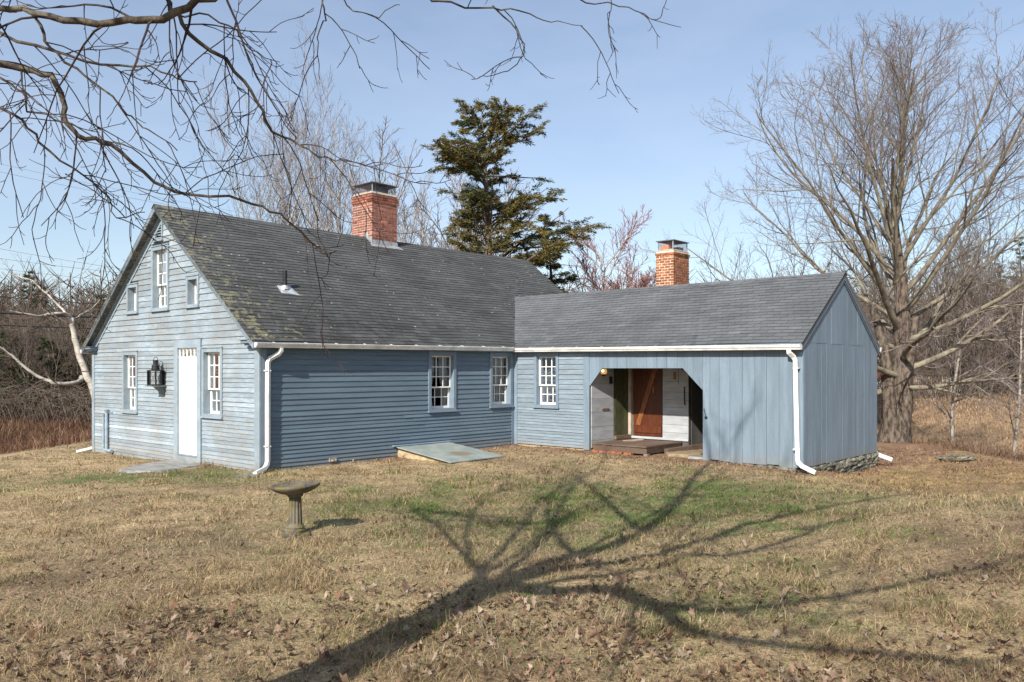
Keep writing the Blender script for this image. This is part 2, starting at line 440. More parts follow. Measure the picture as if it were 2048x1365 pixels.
def vcol_mat(name, rough=0.9, transl=0.0, fine=0.0, fscale=60, bump=0.0):
    m, nt, b, out = new_mat(name); g = N(nt)
    c = g.attr('col', 'Color')
    if fine:
        n = g.noise(g.coords(), fscale, 4, 0.65)
        c = g.value_scale(c, g.ramp(n, 0.25, 0.75, 1 - fine, 1 + fine))
        if bump: g.bump(b, n, bump, 0.03)
    g.l(c, b.inputs['Base Color']); b.inputs['Roughness'].default_value = rough
    b.inputs['Specular IOR Level'].default_value = 0.15
    if transl:
        t = g.node('ShaderNodeBsdfTranslucent'); g.l(c, t.inputs[0])
        ms = g.node('ShaderNodeMixShader'); ms.inputs[0].default_value = transl
        g.l(b.outputs[0], ms.inputs[1]); g.l(t.outputs[0], ms.inputs[2]); g.l(ms.outputs[0], out.inputs['Surface'])
    return m
M['ground'] = vcol_mat('ground_soil', fine=0.45, fscale=28, bump=0.9)
M['blade'] = vcol_mat('grass_blade', 0.8, 0.25)
M['leaf'] = vcol_mat('dead_leaf', 0.75, 0.2, 0.2, 30)
M['needle'] = vcol_mat('needles', 0.7, 0.2)
# ------------------------------------------------------------------ terrain
HA = R(48.3)
HC = (-4.98, 16.3)
E1 = (math.cos(HA), math.sin(HA)); E2 = (-math.sin(HA), math.cos(HA))
CAML = (-8.857, -14.562, 2.0)
def W(t, s, z=0.0):
    return (HC[0] + t * E1[0] + s * E2[0], HC[1] + t * E1[1] + s * E2[1], z)
def to_local(X, Y):
    dx = X - HC[0]; dy = Y - HC[1]
    return dx * E1[0] + dy * E1[1], dx * E2[0] + dy * E2[1]

def ground_z(X, Y, detail=True):
    X = np.asarray(X, dtype=np.float64); Y = np.asarray(Y, dtype=np.float64)
    far = sstep(10, 17, Y)
    z = -0.03 - 0.17 * sstep(5.2, 11.5, -X) * far - 0.09 * sstep(4.6, 6.2, X) * sstep(11, 16, Y) - 0.27 * sstep(5.9, 8.2, X) * sstep(11, 17, Y)
    z = z + 0.10 * np.exp(-(((X - 0.9) / 2.0) ** 2 + ((Y - 7.6) / 1.3) ** 2)) + 0.10 * sstep(9.5, 5.0, Y)
    z = z + 0.26 * sstep(2.5, 6.0, X) * sstep(11.6, 9.6, Y - 0.45 * (X - 4))
    out = np.maximum(np.maximum(X - 12.6, -12.4 - X), Y - 36)
    z = z - 1.7 * sstep(0, 9, out)
    dist = np.hypot(X, Y)
    z = z + 0.080 * np.clip(dist - 37, 0, 70) + 0.02 * np.clip(dist - 107, 0, 400)
    z = z * np.where(Y < -5, 0.3, 1.0)
    if detail:
        amp = 0.05 + 0.12 * sstep(12.5, 20, np.abs(X))
        z = z + amp * (fbm(X * 0.55, Y * 0.55, 3) - 0.5) + 0.07 * (fbm(X * 2.6, Y * 2.6, 9, 4) - 0.5)
    return z

TAN = np.array((0.345, 0.258, 0.152)); BROWN = np.array((0.135, 0.092, 0.06)); GREEN = np.array((0.105, 0.130, 0.045))
LITTER = np.array((0.22, 0.130, 0.085)); GOLD = np.array((0.29, 0.20, 0.105)); REDBR = np.array((0.115, 0.062, 0.04))
def ground_masks(X, Y):
    n1 = fbm(X * 0.5 + 3, Y * 0.5, 21); n2 = fbm(X * 1.7, Y * 1.7, 31); n3 = fbm(X * 6, Y * 6, 41, 3)
    g = 1.5 * np.exp(-(((X - 1.6) / 3.5) ** 2 + ((Y - 12.4) / 3.0) ** 2)) + 0.6 * np.exp(-(((X + 7.6) / 4.0) ** 2 + ((Y - 15.6) / 1.7) ** 2))
    g = g + 0.42 * np.exp(-(((X - 2.0) / 1.6) ** 2 + ((Y - 6.6) / 1.1) ** 2)) + 0.3 * np.exp(-(((X + 1.0) / 1.4) ** 2 + ((Y - 6.9) / 0.9) ** 2))
    g = g + 0.4 * np.exp(-(((X - 9) / 3) ** 2 + ((Y - 14.6) / 0.35) ** 2))
    green = np.clip(g * (0.35 + 1.3 * n2) + 0.8 * (n2 - 0.62), 0, 1) * sstep(0.28, 0.6, n3 * .5 + n1 * .5)
    b = 0.75 * sstep(1.5, 4.5, X) * sstep(11.5, 8.0, Y - 0.2 * X) + 0.6 * sstep(0.0, -3.5, X) * sstep(9.5, 6.5, Y)
    brown = np.clip(b * (0.2 + 1.5 * n2) + 2.2 * (n1 - 0.52) + 1.2 * (n2 - .5), 0, 1) * 0.85
    t, s = to_local(X, Y)
    edge = np.exp(-(np.clip(-s, 0, 9) / 0.55) ** 2) * (t > 2.5) * (t < 7.6) + np.exp(-(np.clip(7.57 - t, 0, 9) / 0.8) ** 2) * (s < 0.1) * (s > -8.2)
    lit = np.clip(0.95 * edge + 1.6 * (n1 * .4 + n2 * .6 - 0.6) * sstep(9, 6, Y) + 0.6 * np.exp(-(((X - 11.5) / 2.4) ** 2 + ((Y - 21.5) / 2.5) ** 2)), 0, 0.9)
    return green, brown, lit, n1, n2, n3

def ground_col(X, Y):
    green, brown, lit, n1, n2, n3 = ground_masks(X, Y)
    gold = sstep(4, 8, X) * sstep(13, 17, Y)
    c = TAN[None] * (1 - gold[:, None]) + GOLD[None] * gold[:, None]
    for m, col in ((brown, BROWN), (green, GREEN), (lit, LITTER)):
        c = c * (1 - m[:, None]) + col[None] * m[:, None]
    c = c * (0.55 + 0.9 * n3)[:, None] * (0.72 + 0.56 * n2)[:, None]
    lf = sstep(0.3, 2.5, -12.4 - X)[:, None]
    c = c * (1 - lf) + (REDBR[None] * (0.7 + 0.6 * n3)[:, None]) * lf
    out = np.maximum(X - 12.6, Y - 36)
    rf = sstep(0.2, 4, out)
    dist = np.hypot(X, Y)
    bank = np.array((0.14, 0.092, 0.062)); field = np.array((0.30, 0.205, 0.125))
    fm = sstep(27, 34, dist + 4 * n1) * sstep(62, 52, dist + 8 * (n2 - .5)) * sstep(14, 17, X)
    fc = bank[None] * (1 - fm[:, None]) + field[None] * fm[:, None]
    c = c * (1 - rf[:, None]) + fc * (0.75 + 0.5 * n3)[:, None] * rf[:, None]
    return c

xs = np.concatenate([-np.geomspace(450, 16.5, 42), np.arange(-16, 16.01, 0.13), np.geomspace(16.5, 450, 42)])
ys = np.concatenate([-np.geomspace(120, 0.6, 22), np.arange(0, 2.4, 0.4), np.arange(2.5, 30, 0.12), np.geomspace(30.2, 700, 70)])
GX, GY = np.meshgrid(xs, ys)
gx = GX.ravel(); gy = GY.ravel()
gv = np.stack([gx, gy, ground_z(gx, gy)], 1)
nx, ny = len(xs), len(ys)
ii = (np.arange(ny - 1)[:, None] * nx + np.arange(nx - 1)[None]).ravel()
gf = np.stack([ii, ii + 1, ii + nx + 1, ii + nx], 1)
ground = np_mesh('ground', gv, [gf], M['ground'], color=ground_col(gx, gy), smooth=True)
tag(ground, kind='structure')

# ------------------------------------------------------------------ the house
house = empty('clapboard_house', (HC[0], HC[1], 0), HA)
tag(house, 'weathered blue clapboard house with grey shingle roof, brick chimneys and boarded wing', 'house')

GW = 8.03; HL = 12.6; WT = 7.57; WS = -7.81; WB = 12.06
RZ = lambda s: 2.655 + 0.768 * min(s, GW - s)          # main roof top surface over s
RW = lambda t: 2.526 + 0.678 * (min(t, 19.63 - t) - 7.42)   # wing roof top surface over t
PF = lambda a, z, o: (a, -o, z)
PG = lambda a, z, o: (-o, a, z)
PW = lambda a, z, o: (WT - o, a, z)
PE = lambda a, z, o: (a, WS - o, z)

def intervals(lo, hi, cuts):
    segs = [(lo, hi)]
    for c0, c1 in cuts:
        nxt = []
        for a, b in segs:
            if c1 <= a or c0 >= b: nxt.append((a, b)); continue
            if c0 > a: nxt.append((a, c0))
            if c1 < b: nxt.append((c1, b))
        segs = nxt
    return [(a, b) for a, b in segs if b - a > 0.015]

def wall_core(name, P, lo, hi, zs, holes, mat, o0=-0.13, o1=-0.014):
    edges = sorted(set(zs) | {h[2] for h in holes} | {h[3] for h in holes})
    edges = [z for z in edges if zs[0] <= z <= zs[-1]]
    V, F = [], []
    for z0, z1 in zip(edges, edges[1:]):
        zm = (z0 + z1) / 2
        cuts = [(h[0], h[1]) for h in holes if h[2] < zm < h[3]]
        for a, b in intervals(lo(zm), hi(zm), cuts):
            aa = (lo(z0), lo(z1)) if abs(a - lo(zm)) < 1e-6 else (a, a)
            bb = (hi(z0), hi(z1)) if abs(b - hi(zm)) < 1e-6 else (b, b)
            extrude(V, F, P, [(aa[0], z0), (bb[0], z0), (bb[1], z1), (aa[1], z1)], o0, o1)
    return mk(name, V, F, mat, house, tone=0.0)

def clapboards(parent, P, lo, hi, courses, holes, mat, rng, joint=(2.2, 4.2), tone_sd=0.06, odd=0.0, wob=0.0):
    """one mesh object per board; courses = list of bottom heights (last one = top)."""
    for z0, z1 in zip(courses, courses[1:]):
        zt = z1 + 0.018
        cutsz = sorted({z0, zt} | {h[k] for h in holes for k in (2, 3) if z0 + 0.02 < h[k] < z1 - 0.012})
        full = [(h[0], h[1]) for h in holes if h[2] < (z0 + z1) / 2 < h[3] or (h[2] <= z0 + 0.02 and h[3] >= z1 - 0.012)]
        l0, h0, l1, h1 = lo(z0), hi(z0), lo(zt), hi(zt)
        if h0 - l0 < 0.08: continue
        for a, b in intervals(l0, h0, full):
            pos = [a]
            while b - pos[-1] > joint[1]:
                pos.append(pos[-1] + rng.uniform(*joint))
            if len(pos) > 1 and b - pos[-1] < 0.5: pos.pop()
            pos.append(b)
            for p, q in zip(pos, pos[1:]):
                p1 = p + 0.0015 if p > a else p; q1 = q - 0.0015 if q < b else q
                pt = l1 if p == l0 and l1 > p else p1
                qt = h1 if q == h0 and h1 < q else q1
                if qt - pt < 0.02: qt = pt + 0.02
                dz = rng.gauss(0, 0.0022); ob = 0.028 + rng.uniform(-0.004, 0.005); w0 = wob * math.sin(p * 1.3 + z0 * 5)
                V = [P(p1, z0 + dz + w0, ob), P(q1, z0 + dz + wob * math.sin(q * 1.3 + z0 * 5), ob), P(qt, zt, 0.005), P(pt, zt, 0.005),
                     P(p1, z0 + dz + w0, -0.012), P(q1, z0 + dz + wob * math.sin(q * 1.3 + z0 * 5), -0.012), P(qt, zt, -0.012), P(pt, zt, -0.012)]
                tn = rng.gauss(0, tone_sd)
                if rng.random() < odd: tn = rng.uniform(0.25, 0.5)
                mk('clapboard', V, BOXF, mat, parent, tone=tn)

def window(P, a0, a1, z0, z1, rows=(3, 2), cols=3, reveal=0.12, casing=0.085, trim='trim_paint', curtain=True, name='window', rng=random):
    ia0, ia1, iz0, iz1 = a0 + casing, a1 - casing, z0 + casing * 0.9, z1 - casing
    V, F = [], []
    extrude(V, F, P, rect(a0, ia0, z0 + 0.03, z1), -0.02, 0.045)
    extrude(V, F, P, rect(ia1, a1, z0 + 0.03, z1), -0.02, 0.045)
    extrude(V, F, P, rect(ia0, ia1, iz1, z1), -0.02, 0.043)
    extrude(V, F, P, rect(ia0, ia1, z0 + 0.03, iz0), -0.02, 0.043)
    extrude(V, F, P, rect(a0 - 0.01, a1 + 0.01, z1, z1 + 0.022), -0.02, 0.062)
    for poly in (rect(ia0 - 0.02, ia0, iz0, iz1), rect(ia1, ia1 + 0.02, iz0, iz1), rect(ia0 - .02, ia1 + .02, iz1, iz1 + 0.02), rect(ia0 - .02, ia1 + .02, iz0 - 0.02, iz0)):
        extrude(V, F, P, poly, -reveal - 0.08, -0.021)
    w = mk(name, V, F, M[trim], house, tone=0.0)
    V, F = [], []
    extrude(V, F, P, rect(a0 - 0.02, a1 + 0.02, z0 - 0.012, z0 + 0.03), -0.02, 0.075)
    mk('sill', V, F, M[trim], w, tone=0.05)
    tot = rows[0] + rows[1]
    hsplit = iz0 + (iz1 - iz0) * rows[1] / tot if rows[1] else iz0
    parts = [(hsplit - 0.012, iz1, rows[0], -reveal + 0.055)]
    if rows[1]: parts.append((iz0, hsplit + 0.012, rows[1], -reveal + 0.0))
    for k, (b0, b1, nr, oo) in enumerate(parts):
        st = 0.038
        V, F = [], []
        extrude(V, F, P, rect(ia0, ia0 + st, b0, b1), oo - 0.035, oo)
        extrude(V, F, P, rect(ia1 - st, ia1, b0, b1), oo - 0.035, oo)
        extrude(V, F, P, rect(ia0 + st, ia1 - st, b0, b0 + (0.032 if k == 0 else 0.055)), oo - 0.035, oo - 0.001)
        extrude(V, F, P, rect(ia0 + st, ia1 - st, b1 - 0.034, b1), oo - 0.035, oo - 0.001)
        ga0, ga1, gz0, gz1 = ia0 + st, ia1 - st, b0 + (0.032 if k == 0 else 0.055), b1 - 0.034
        for c in range(1, cols):
            x = ga0 + (ga1 - ga0) * c / cols
            extrude(V, F, P, rect(x - 0.0095, x + 0.0095, gz0, gz1), oo - 0.026, oo - 0.004)
        for r in range(1, nr):
            z = gz0 + (gz1 - gz0) * r / nr
            extrude(V, F, P, rect(ga0, ga1, z - 0.0095, z + 0.0095), oo - 0.025, oo - 0.006)
        mk('sash', V, F, M['sash_white'], w, tone=0.0)
        for c in range(cols):
            for r in range(nr):
                x0 = ga0 + (ga1 - ga0) * c / cols; x1 = ga0 + (ga1 - ga0) * (c + 1) / cols
                y0 = gz0 + (gz1 - gz0) * r / nr; y1 = gz0 + (gz1 - gz0) * (r + 1) / nr
                j = [rng.uniform(-0.0035, 0.0035) for _ in range(3)]
                V2 = [P(x0, y0, oo - 0.016 + j[0]), P(x1, y0, oo - 0.016 + j[1]), P(x1, y1, oo - 0.016 + j[2]), P(x0, y1, oo - 0.016 + j[0] + j[2] - j[1])]
                mk('pane', V2, [(0, 1, 2, 3)], M['glass'], w)
    if curtain:
        oc = -reveal - 0.058
        for side in (0, 1):
            ca, cb = (ia0 + 0.004, ia0 + (ia1 - ia0) * (0.5 if curtain == 2 else 0.38)) if side == 0 else (ia1 - (ia1 - ia0) * (0.5 if curtain == 2 else 0.42), ia1 - 0.004)
            nn, mm = 26, 10
            V, F = [], []
            for j in range(mm + 1):
                fz = j / mm; z = iz0 - 0.02 + (iz1 + 0.03 - iz0) * fz
                pinch = 1 - 0.35 * math.exp(-((fz - 0.28) / 0.22) ** 2) * (0 if curtain == 2 else 1)
                for i in range(nn + 1):
                    f = i / nn
                    x = ca + (cb - ca) * f * pinch if side == 0 else cb - (cb - ca) * (1 - f) * pinch
                    V.append(P(x, z, oc + 0.011 * math.sin(f * 30 + side + 0.6 * fz) + 0.004 * math.sin(f * 71)))
            for j in range(mm):
                for i in range(nn):
                    q = j * (nn + 1) + i; F.append((q, q + 1, q + nn + 2, q + nn + 1))
            mk('curtain', V, F, M['curtain'], w, smooth=True)
    return (a0, a1, z0, z1 + 0.022), (ia0 - 0.02, ia1 + 0.02, iz0 - 0.02, iz1 + 0.02)

rng = random.Random(11)
# windows of the gable
gw = [window(PG, 5.374, 6.205, 0.925, 2.42, trim='gable_trim', rng=rng, curtain=2),
      window(PG, 1.39, 2.25, 0.96, 2.44, trim='gable_trim', rng=rng, curtain=2),
      window(PG, 3.77, 4.63, 3.34, 4.84, trim='gable_trim', rng=rng, curtain=2),
      window(PG, 5.35, 5.96, 3.34, 4.05, rows=(2, 0), cols=2, reveal=0.18, casing=0.075, trim='gable_trim', curtain=False, rng=rng),
      window(PG, 2.38, 2.94, 3.345, 4.03, rows=(2, 0), cols=2, reveal=0.18, casing=0.075, trim='gable_trim', curtain=False, rng=rng)]
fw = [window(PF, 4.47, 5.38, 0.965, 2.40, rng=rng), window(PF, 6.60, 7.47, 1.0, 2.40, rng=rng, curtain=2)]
ww = [window(PW, -1.535, -0.725, 1.0, 2.40, rng=rng)]
vent_hole = (4.07, 4.47, 4.97, 5.37)
door_hole = (2.27, 3.535, -0.2, 2.66)

glo = lambda z: 0.0 if z < 2.45 else max(0.0, (z + 0.13 - 2.655) / 0.768)
ghi = lambda z: GW - glo(z)
gcore = wall_core('gable_wall', PG, glo, ghi, [-0.5, 2.45, 2.6, 3.5, 4.4, 5.3, 5.58], [w[1] for w in gw] + [(2.47, 3.35, 0.1, 2.46), (4.1, 4.44, 5.0, 5.34)], M['gable_paint'])
tag(gcore, 'pale weathered gable wall')
zc = [-0.16]
while zc[-1] < 5.5:
    z = zc[-1]; e = 0.082 if z < 1.0 else (0.1 if z < 2.6 else 0.132)
    if abs(z - 2.66) < 0.06: zc[-1] = 2.66
    zc.append(zc[-1] + e + rng.uniform(-0.007, 0.007))
clapboards(gcore, PG, lambda z: glo(z) + (0.16 if z < 2.45 else 0.03), lambda z: ghi(z) - (0.13 if z < 2.45 else 0.03), zc,
           [w[0] for w in gw] + [vent_hole, door_hole], M['gable_paint'], rng, tone_sd=0.07, odd=0.07, wob=0.004)
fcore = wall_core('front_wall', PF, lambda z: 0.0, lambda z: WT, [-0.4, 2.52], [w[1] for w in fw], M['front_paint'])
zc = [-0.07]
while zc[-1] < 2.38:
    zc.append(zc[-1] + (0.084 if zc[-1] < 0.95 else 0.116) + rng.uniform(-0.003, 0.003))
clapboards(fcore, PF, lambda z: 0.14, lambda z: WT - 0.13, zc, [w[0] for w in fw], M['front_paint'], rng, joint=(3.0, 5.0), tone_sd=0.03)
wcore = wall_core('wing_wall', PW, lambda z: -2.45, lambda z: 0.0, [0.02, 2.5], [w[1] for w in ww], M['wing_paint'])
zc = [0.03]
while zc[-1] < 2.38:
    zc.append(zc[-1] + (0.074 if zc[-1] < 0.95 else 0.125) + rng.uniform(-0.004, 0.004))
clapboards(wcore, PW, lambda z: -2.31, lambda z: -0.13, zc, [w[0] for w in ww], M['wing_paint'], rng, joint=(3, 5), tone_sd=0.05, odd=0.03)
# remaining outer walls (seen only through windows or from aside)
V, F = [], []
box(V, F, 0, HL, GW - 0.12, GW, -0.6, 2.5); box(V, F, HL - 0.12, HL, 0.0, GW - 0.121, -0.6, 2.5)
extrude(V, F, lambda a, z, o: (HL - o, a, z), [(0.0, 2.5), (GW, 2.5), (GW / 2, 5.55)], 0.0, 0.12)
box(V, F, WT + 0.0, HL - .121, 0.0, 0.12, -0.6, 2.5)
mk('back_wall', V, F, M['front_paint'], house, tone=0.0)
V, F = [], []
box(V, F, 0.14, HL - 0.15, 0.14, GW - 0.15, 2.5, 2.53); box(V, F, 0.14, HL - 0.15, 0.14, GW - 0.15, -0.1, 0.0)
box(V, F, 2.2, 2.25, 0.15, GW - .15, 0, 2.5); box(V, F, 0.15, HL - .2, 2.4, 2.45, 0.0, 2.5)
box(V, F, 1.9, 1.95, 2.6, GW - 2.6, 2.53, 4.45)
mk('inner_partition', V, F, M['room'], house, tone=0.0)

# gable door, frame and transom
V, F = [], []
for poly in (rect(2.30, 2.475, -0.14, 2.645), rect(3.345, 3.52, -0.14, 2.645), rect(2.475, 3.345, 2.46, 2.645), rect(2.475, 3.345, -0.14, 0.075)):
    extrude(V, F, PG, poly, -0.05, 0.04)
fr = mk('door_frame', V, F, M['gable_trim'], house, tone=0.08)
V, F = [], []
extrude(V, F, PG, rect(2.47, 3.35, 0.075, 0.1), -0.04, 0.055); mk('threshold', V, F, M['gable_trim'], fr, tone=-0.1)
for a0, a1 in ((2.478, 2.762), (2.768, 3.055), (3.061, 3.342)):
    V, F = [], []
    extrude(V, F, PG, rect(a0, a1, 0.102, 2.235), -0.035, 0.0)
    d = mk('door_plank', V, F, M['white_paint'], fr, tone=rng.uniform(-0.03, 0.03)); d['label'] = 'white plank of the tall gable door'
V, F = [], []
extrude(V, F, PG, rect(2.478, 3.342, 2.236, 2.27), -0.035, 0.005)
for k in range(6):
    x = 2.49 + (3.33 - 2.49) * k / 5
    extrude(V, F, PG, rect(x - 0.011, x + 0.011, 2.27, 2.44), -0.03, 0.0)
extrude(V, F, PG, rect(2.478, 3.342, 2.44, 2.462), -0.035, 0.005)
mk('transom_sash', V, F, M['sash_white'], fr, tone=0.0)
for k in range(5):
    x0 = 2.49 + 0.84 * 0.2 * k / 1.0
    V, F = [], []
    extrude(V, F, PG, rect(x0 + 0.008, x0 + 0.16, 2.272, 2.438), -0.02, -0.016); mk('pane', V, F, M['glass'], fr)
V, F = [], []
extrude(V, F, PG, rect(2.46, 3.36, 2.24, 2.47), -0.12, -0.10)
mk('transom_blind', V, F, M['brown_door'], fr, tone=-0.3)
# gable vent
V, F = [], []
for poly in (rect(4.07, 4.12, 4.97, 5.37), rect(4.42, 4.47, 4.97, 5.37), rect(4.12, 4.42, 5.32, 5.37), rect(4.12, 4.42, 4.97, 5.01)):
    extrude(V, F, PG, poly, -0.04, 0.045)
extrude(V, F, PG, rect(4.03, 4.51, 4.945, 4.972), -0.02, 0.08)
vt = mk('gable_vent', V, F, M['gable_trim'], house, tone=-0.05)
for k in range(5):
    z = 5.02 + k * 0.062
    V = [PG(4.12, z, 0.035), PG(4.42, z, 0.035), PG(4.42, z + 0.045, -0.035), PG(4.12, z + 0.045, -0.035),
         PG(4.12, z + 0.012, 0.035), PG(4.42, z + 0.012, 0.035), PG(4.42, z + 0.057, -0.035), PG(4.12, z + 0.057, -0.035)]
    mk('louvre', V, BOXF, M['gable_trim'], vt, tone=0.05)
V, F = [], []
extrude(V, F, PG, rect(4.08, 4.46, 4.98, 5.36), -0.13, -0.1); mk('vent_back', V, F, M['room'], vt, tone=-0.6)

# corner boards
def strip(name, P, poly, o0, o1, mat, tone=0.0, parent=None):
    V, F = [], []
    extrude(V, F, P, poly, o0, o1)
    return mk(name, V, F, mat, parent or house, tone=tone)
strip('corner_board', PG, rect(-0.03, 0.155, -0.13, 2.47), -0.013, 0.032, M['gable_trim'], 0.0)
strip('corner_board', PF, rect(0.0, 0.135, -0.12, 2.44), -0.013, 0.030, M['trim_paint'], -0.05)
strip('corner_board', PG, rect(GW - 0.125, GW + 0.03, -0.22, 2.47), -0.013, 0.032, M['gable_trim'], -0.03)
strip('corner_board', PF, rect(WT - 0.125, WT - 0.001, -0.06, 2.44), -0.013, 0.030, M['trim_paint'], -0.05)
strip('corner_board', PW, rect(-0.125, -0.032, 0.0, 2.44), -0.013, 0.030, M['trim_paint'], 0.1)
strip('corner_board', PW, rect(-2.49, -2.312, 0.0, 2.45), -0.013, 0.032, M['board_paint'], 0.05)
strip('corner_board', PE, rect(WT - 0.01, WT + 0.11, -0.03, 2.4), 0.023, 0.034, M['wgable_paint'], 0.12)

# rake trim of the main gable
def slope_poly(s0, s1, h0, h1, f):
    return [(s0, f(s0) - h0), (s1, f(s1) - h0), (s1, f(s1) - h1), (s0, f(s0) - h1)]
mid = GW / 2
for s0, s1 in ((-0.16, mid), (mid, GW + 0.16)):
    strip('rake_board', PG, slope_poly(s0, s1, 0.145, 0.03, RZ), 0.222, 0.25, M['gable_trim'], -0.05)
    strip('rake_soffit', PG, slope_poly(s0, s1, 0.118, 0.104, RZ), 0.0, 0.2215, M['gable_trim'], -0.1)
    strip('frieze_board', PG, slope_poly(max(s0, 0.12), min(s1, GW - .12), 0.30, 0.12, RZ), 0.021, 0.04, M['gable_trim'], 0.06)
    strip('rake_moulding', PG, slope_poly(max(s0, 0.0), min(s1, GW), 0.165, 0.12, RZ), 0.04, 0.085, M['gable_trim'], 0.02)
for s0, s1 in ((-0.17, 0.34), (GW - 0.34, GW + 0.17)):
    V, F = [], []
    box(V, F, -0.225, 0.0, s0, s1, 2.505, 2.56); box(V, F, -0.17, 0.0, s0 + 0.03, s1 - 0.05, 2.46, 2.504); box(V, F, -0.10, 0.0, s0 + .06, s1 - 0.1, 2.42, 2.459)
    c = mk('cornice_return', V, F, M['trim_paint'], house, tone=-0.12)
    V, F = [], []
    box(V, F, -0.25, 0.0, s0 - .02, s1 + .03, 2.561, 2.575); mk('lead_cap', V, F, M['hood_metal'], c, tone=-0.2)

# front eave box and gutter
V, F = [], []
box(V, F, 0.002, WT - 0.01, -0.145, -0.001, 2.44, 2.46); box(V, F, -0.2, WT - 0.16, -0.15, -0.128, 2.43, 2.535)
mk('eave_fascia', V, F, M['trim_paint'], house, tone=-0.05)
V, F = [], []
box(V, F, WT - 0.145, WT - 0.001, WS - 0.05, -0.16, 2.44, 2.46); box(V, F, WT - 0.15, WT - 0.128, WS - 0.05, -0.16, 2.43, 2.52)
mk('eave_fascia', V, F, M['trim_paint'], house, tone=0.0)

GP = [(0.0, 0.10), (0.0, 0.0), (0.065, 0.0), (0.085, 0.035), (0.11, 0.055), (0.115, 0.10), (0.122, 0.10), (0.122, 0.085), (0.105, 0.10)]
def gutter(name, mp, u0, u1, z0, z1):
    outer = [(0.0, 0.10), (0.0, 0.0), (0.070, 0.0), (0.088, 0.038), (0.108, 0.052), (0.112, 0.082), (0.122, 0.084), (0.122, 0.10)]
    inner = [(0.108, 0.096), (0.104, 0.058), (0.083, 0.044), (0.066, 0.006), (0.006, 0.006), (0.006, 0.10)]
    prof = outer + inner; k = len(prof)
    V = [mp(u0, d, z0 + h) for d, h in prof] + [mp(u1, d, z1 + h) for d, h in prof]
    F = [tuple(range(k))[::-1], tuple(range(k, 2 * k))] + [(i, (i + 1) % k, k + (i + 1) % k, k + i) for i in range(k)]
    # closed end plates
    n = len(V); V += [mp(u0, d, z0 + h) for d, h in outer] + [mp(u1, d, z1 + h) for d, h in outer]
    F += [tuple(range(n, n + 8)), tuple(range(n + 8, n + 16))]
    o = mk(name, V, F, M['white_alu'], house, tone=0.0)
    step = 0.75; u = u0 + 0.4 * (1 if u1 > u0 else -1)
    while (u < u1 - 0.1) if u1 > u0 else (u > u1 + 0.1):
        f = (u - u0) / (u1 - u0); zz = z0 + (z1 - z0) * f
        V, F = [], []
        tube(V, F, [mp(u, 0.118, zz + 0.095), mp(u, 0.06, zz + 0.107), mp(u, -0.02, zz + 0.115)], 0.006, 4)
        mk('gutter_hanger', V, F, M['white_alu'], o, tone=-0.1); u += step * (1 if u1 > u0 else -1)
    return o
gutter('gutter', lambda u, d, z: (u, -0.151 - d, z), -0.22, WT - 0.29, 2.412, 2.462)
gutter('gutter', lambda u, d, z: (WT - 0.151 - d, u, z), WS - 0.07, -0.165, 2.385, 2.440)
gutter('gutter', lambda u, d, z: (u, GW + 0.151 + d, z), -0.24, 5.0, 2.40, 2.44)
gutter('gutter', lambda u, d, z: (WB + 0.10 + d, u, z), WS - 0.07, -3.0, 2.42, 2.45)

def downspout(pts, straps=()):
    V, F = [], []
    tube(V, F, pts, 0, squash=(0.06, 0.085))
    o = mk('downspout', V, F, M['white_alu'], house, tone=0.02)
    for x0, x1, y0, y1, z in straps:
        V, F = [], []
        box(V, F, x0, x1, y0, y1, z, z + 0.025); mk('strap', V, F, M['white_alu'], o, tone=-0.05)
downspout([(0.34, -0.21, 2.42), (0.34, -0.21, 2.36), (0.31, -0.19, 2.30), (0.16, -0.105, 2.20), (0.125, -0.085, 2.12), (0.12, -0.085, 1.2), (0.12, -0.085, 0.18),
           (0.10, -0.09, 0.10), (0.02, -0.14, 0.045), (-0.28, -0.28, -0.02)], [(0.065, 0.175, -0.125, -0.03, z) for z in (1.95, 0.45)])
downspout([(WT - 0.21, WS + 0.18, 2.40), (WT - 0.21, WS + 0.18, 2.33), (WT - 0.10, WS + 0.13, 2.24), (WT - 0.085, WS + 0.10, 2.18), (WT - 0.085, WS + 0.05, 0.16),
           (WT - 0.085, WS + 0.03, 0.09), (WT - 0.09, WS - 0.05, 0.03), (WT - 0.10, WS - 0.32, -0.075)], [(WT - 0.122, WT - 0.03, WS + 0.02, WS + 0.14, z) for z in (2.0, 0.35)])
downspout([(0.1, GW + 0.2, 2.41), (0.1, GW + 0.2, 2.34), (0.08, GW + 0.07, 2.2), (0.08, GW + 0.06, -0.02), (0.0, GW + 0.1, -0.1), (-0.35, GW + 0.2, -0.18)])
downspout([(WB + 0.15, WS + 0.1, 2.42), (WB + 0.06, WS + 0.1, 2.25), (WB + 0.06, WS + 0.08, 0.0), (WB + 0.08, WS - 0.05, -0.1), (WB + 0.12, WS - 0.34, -0.2)])

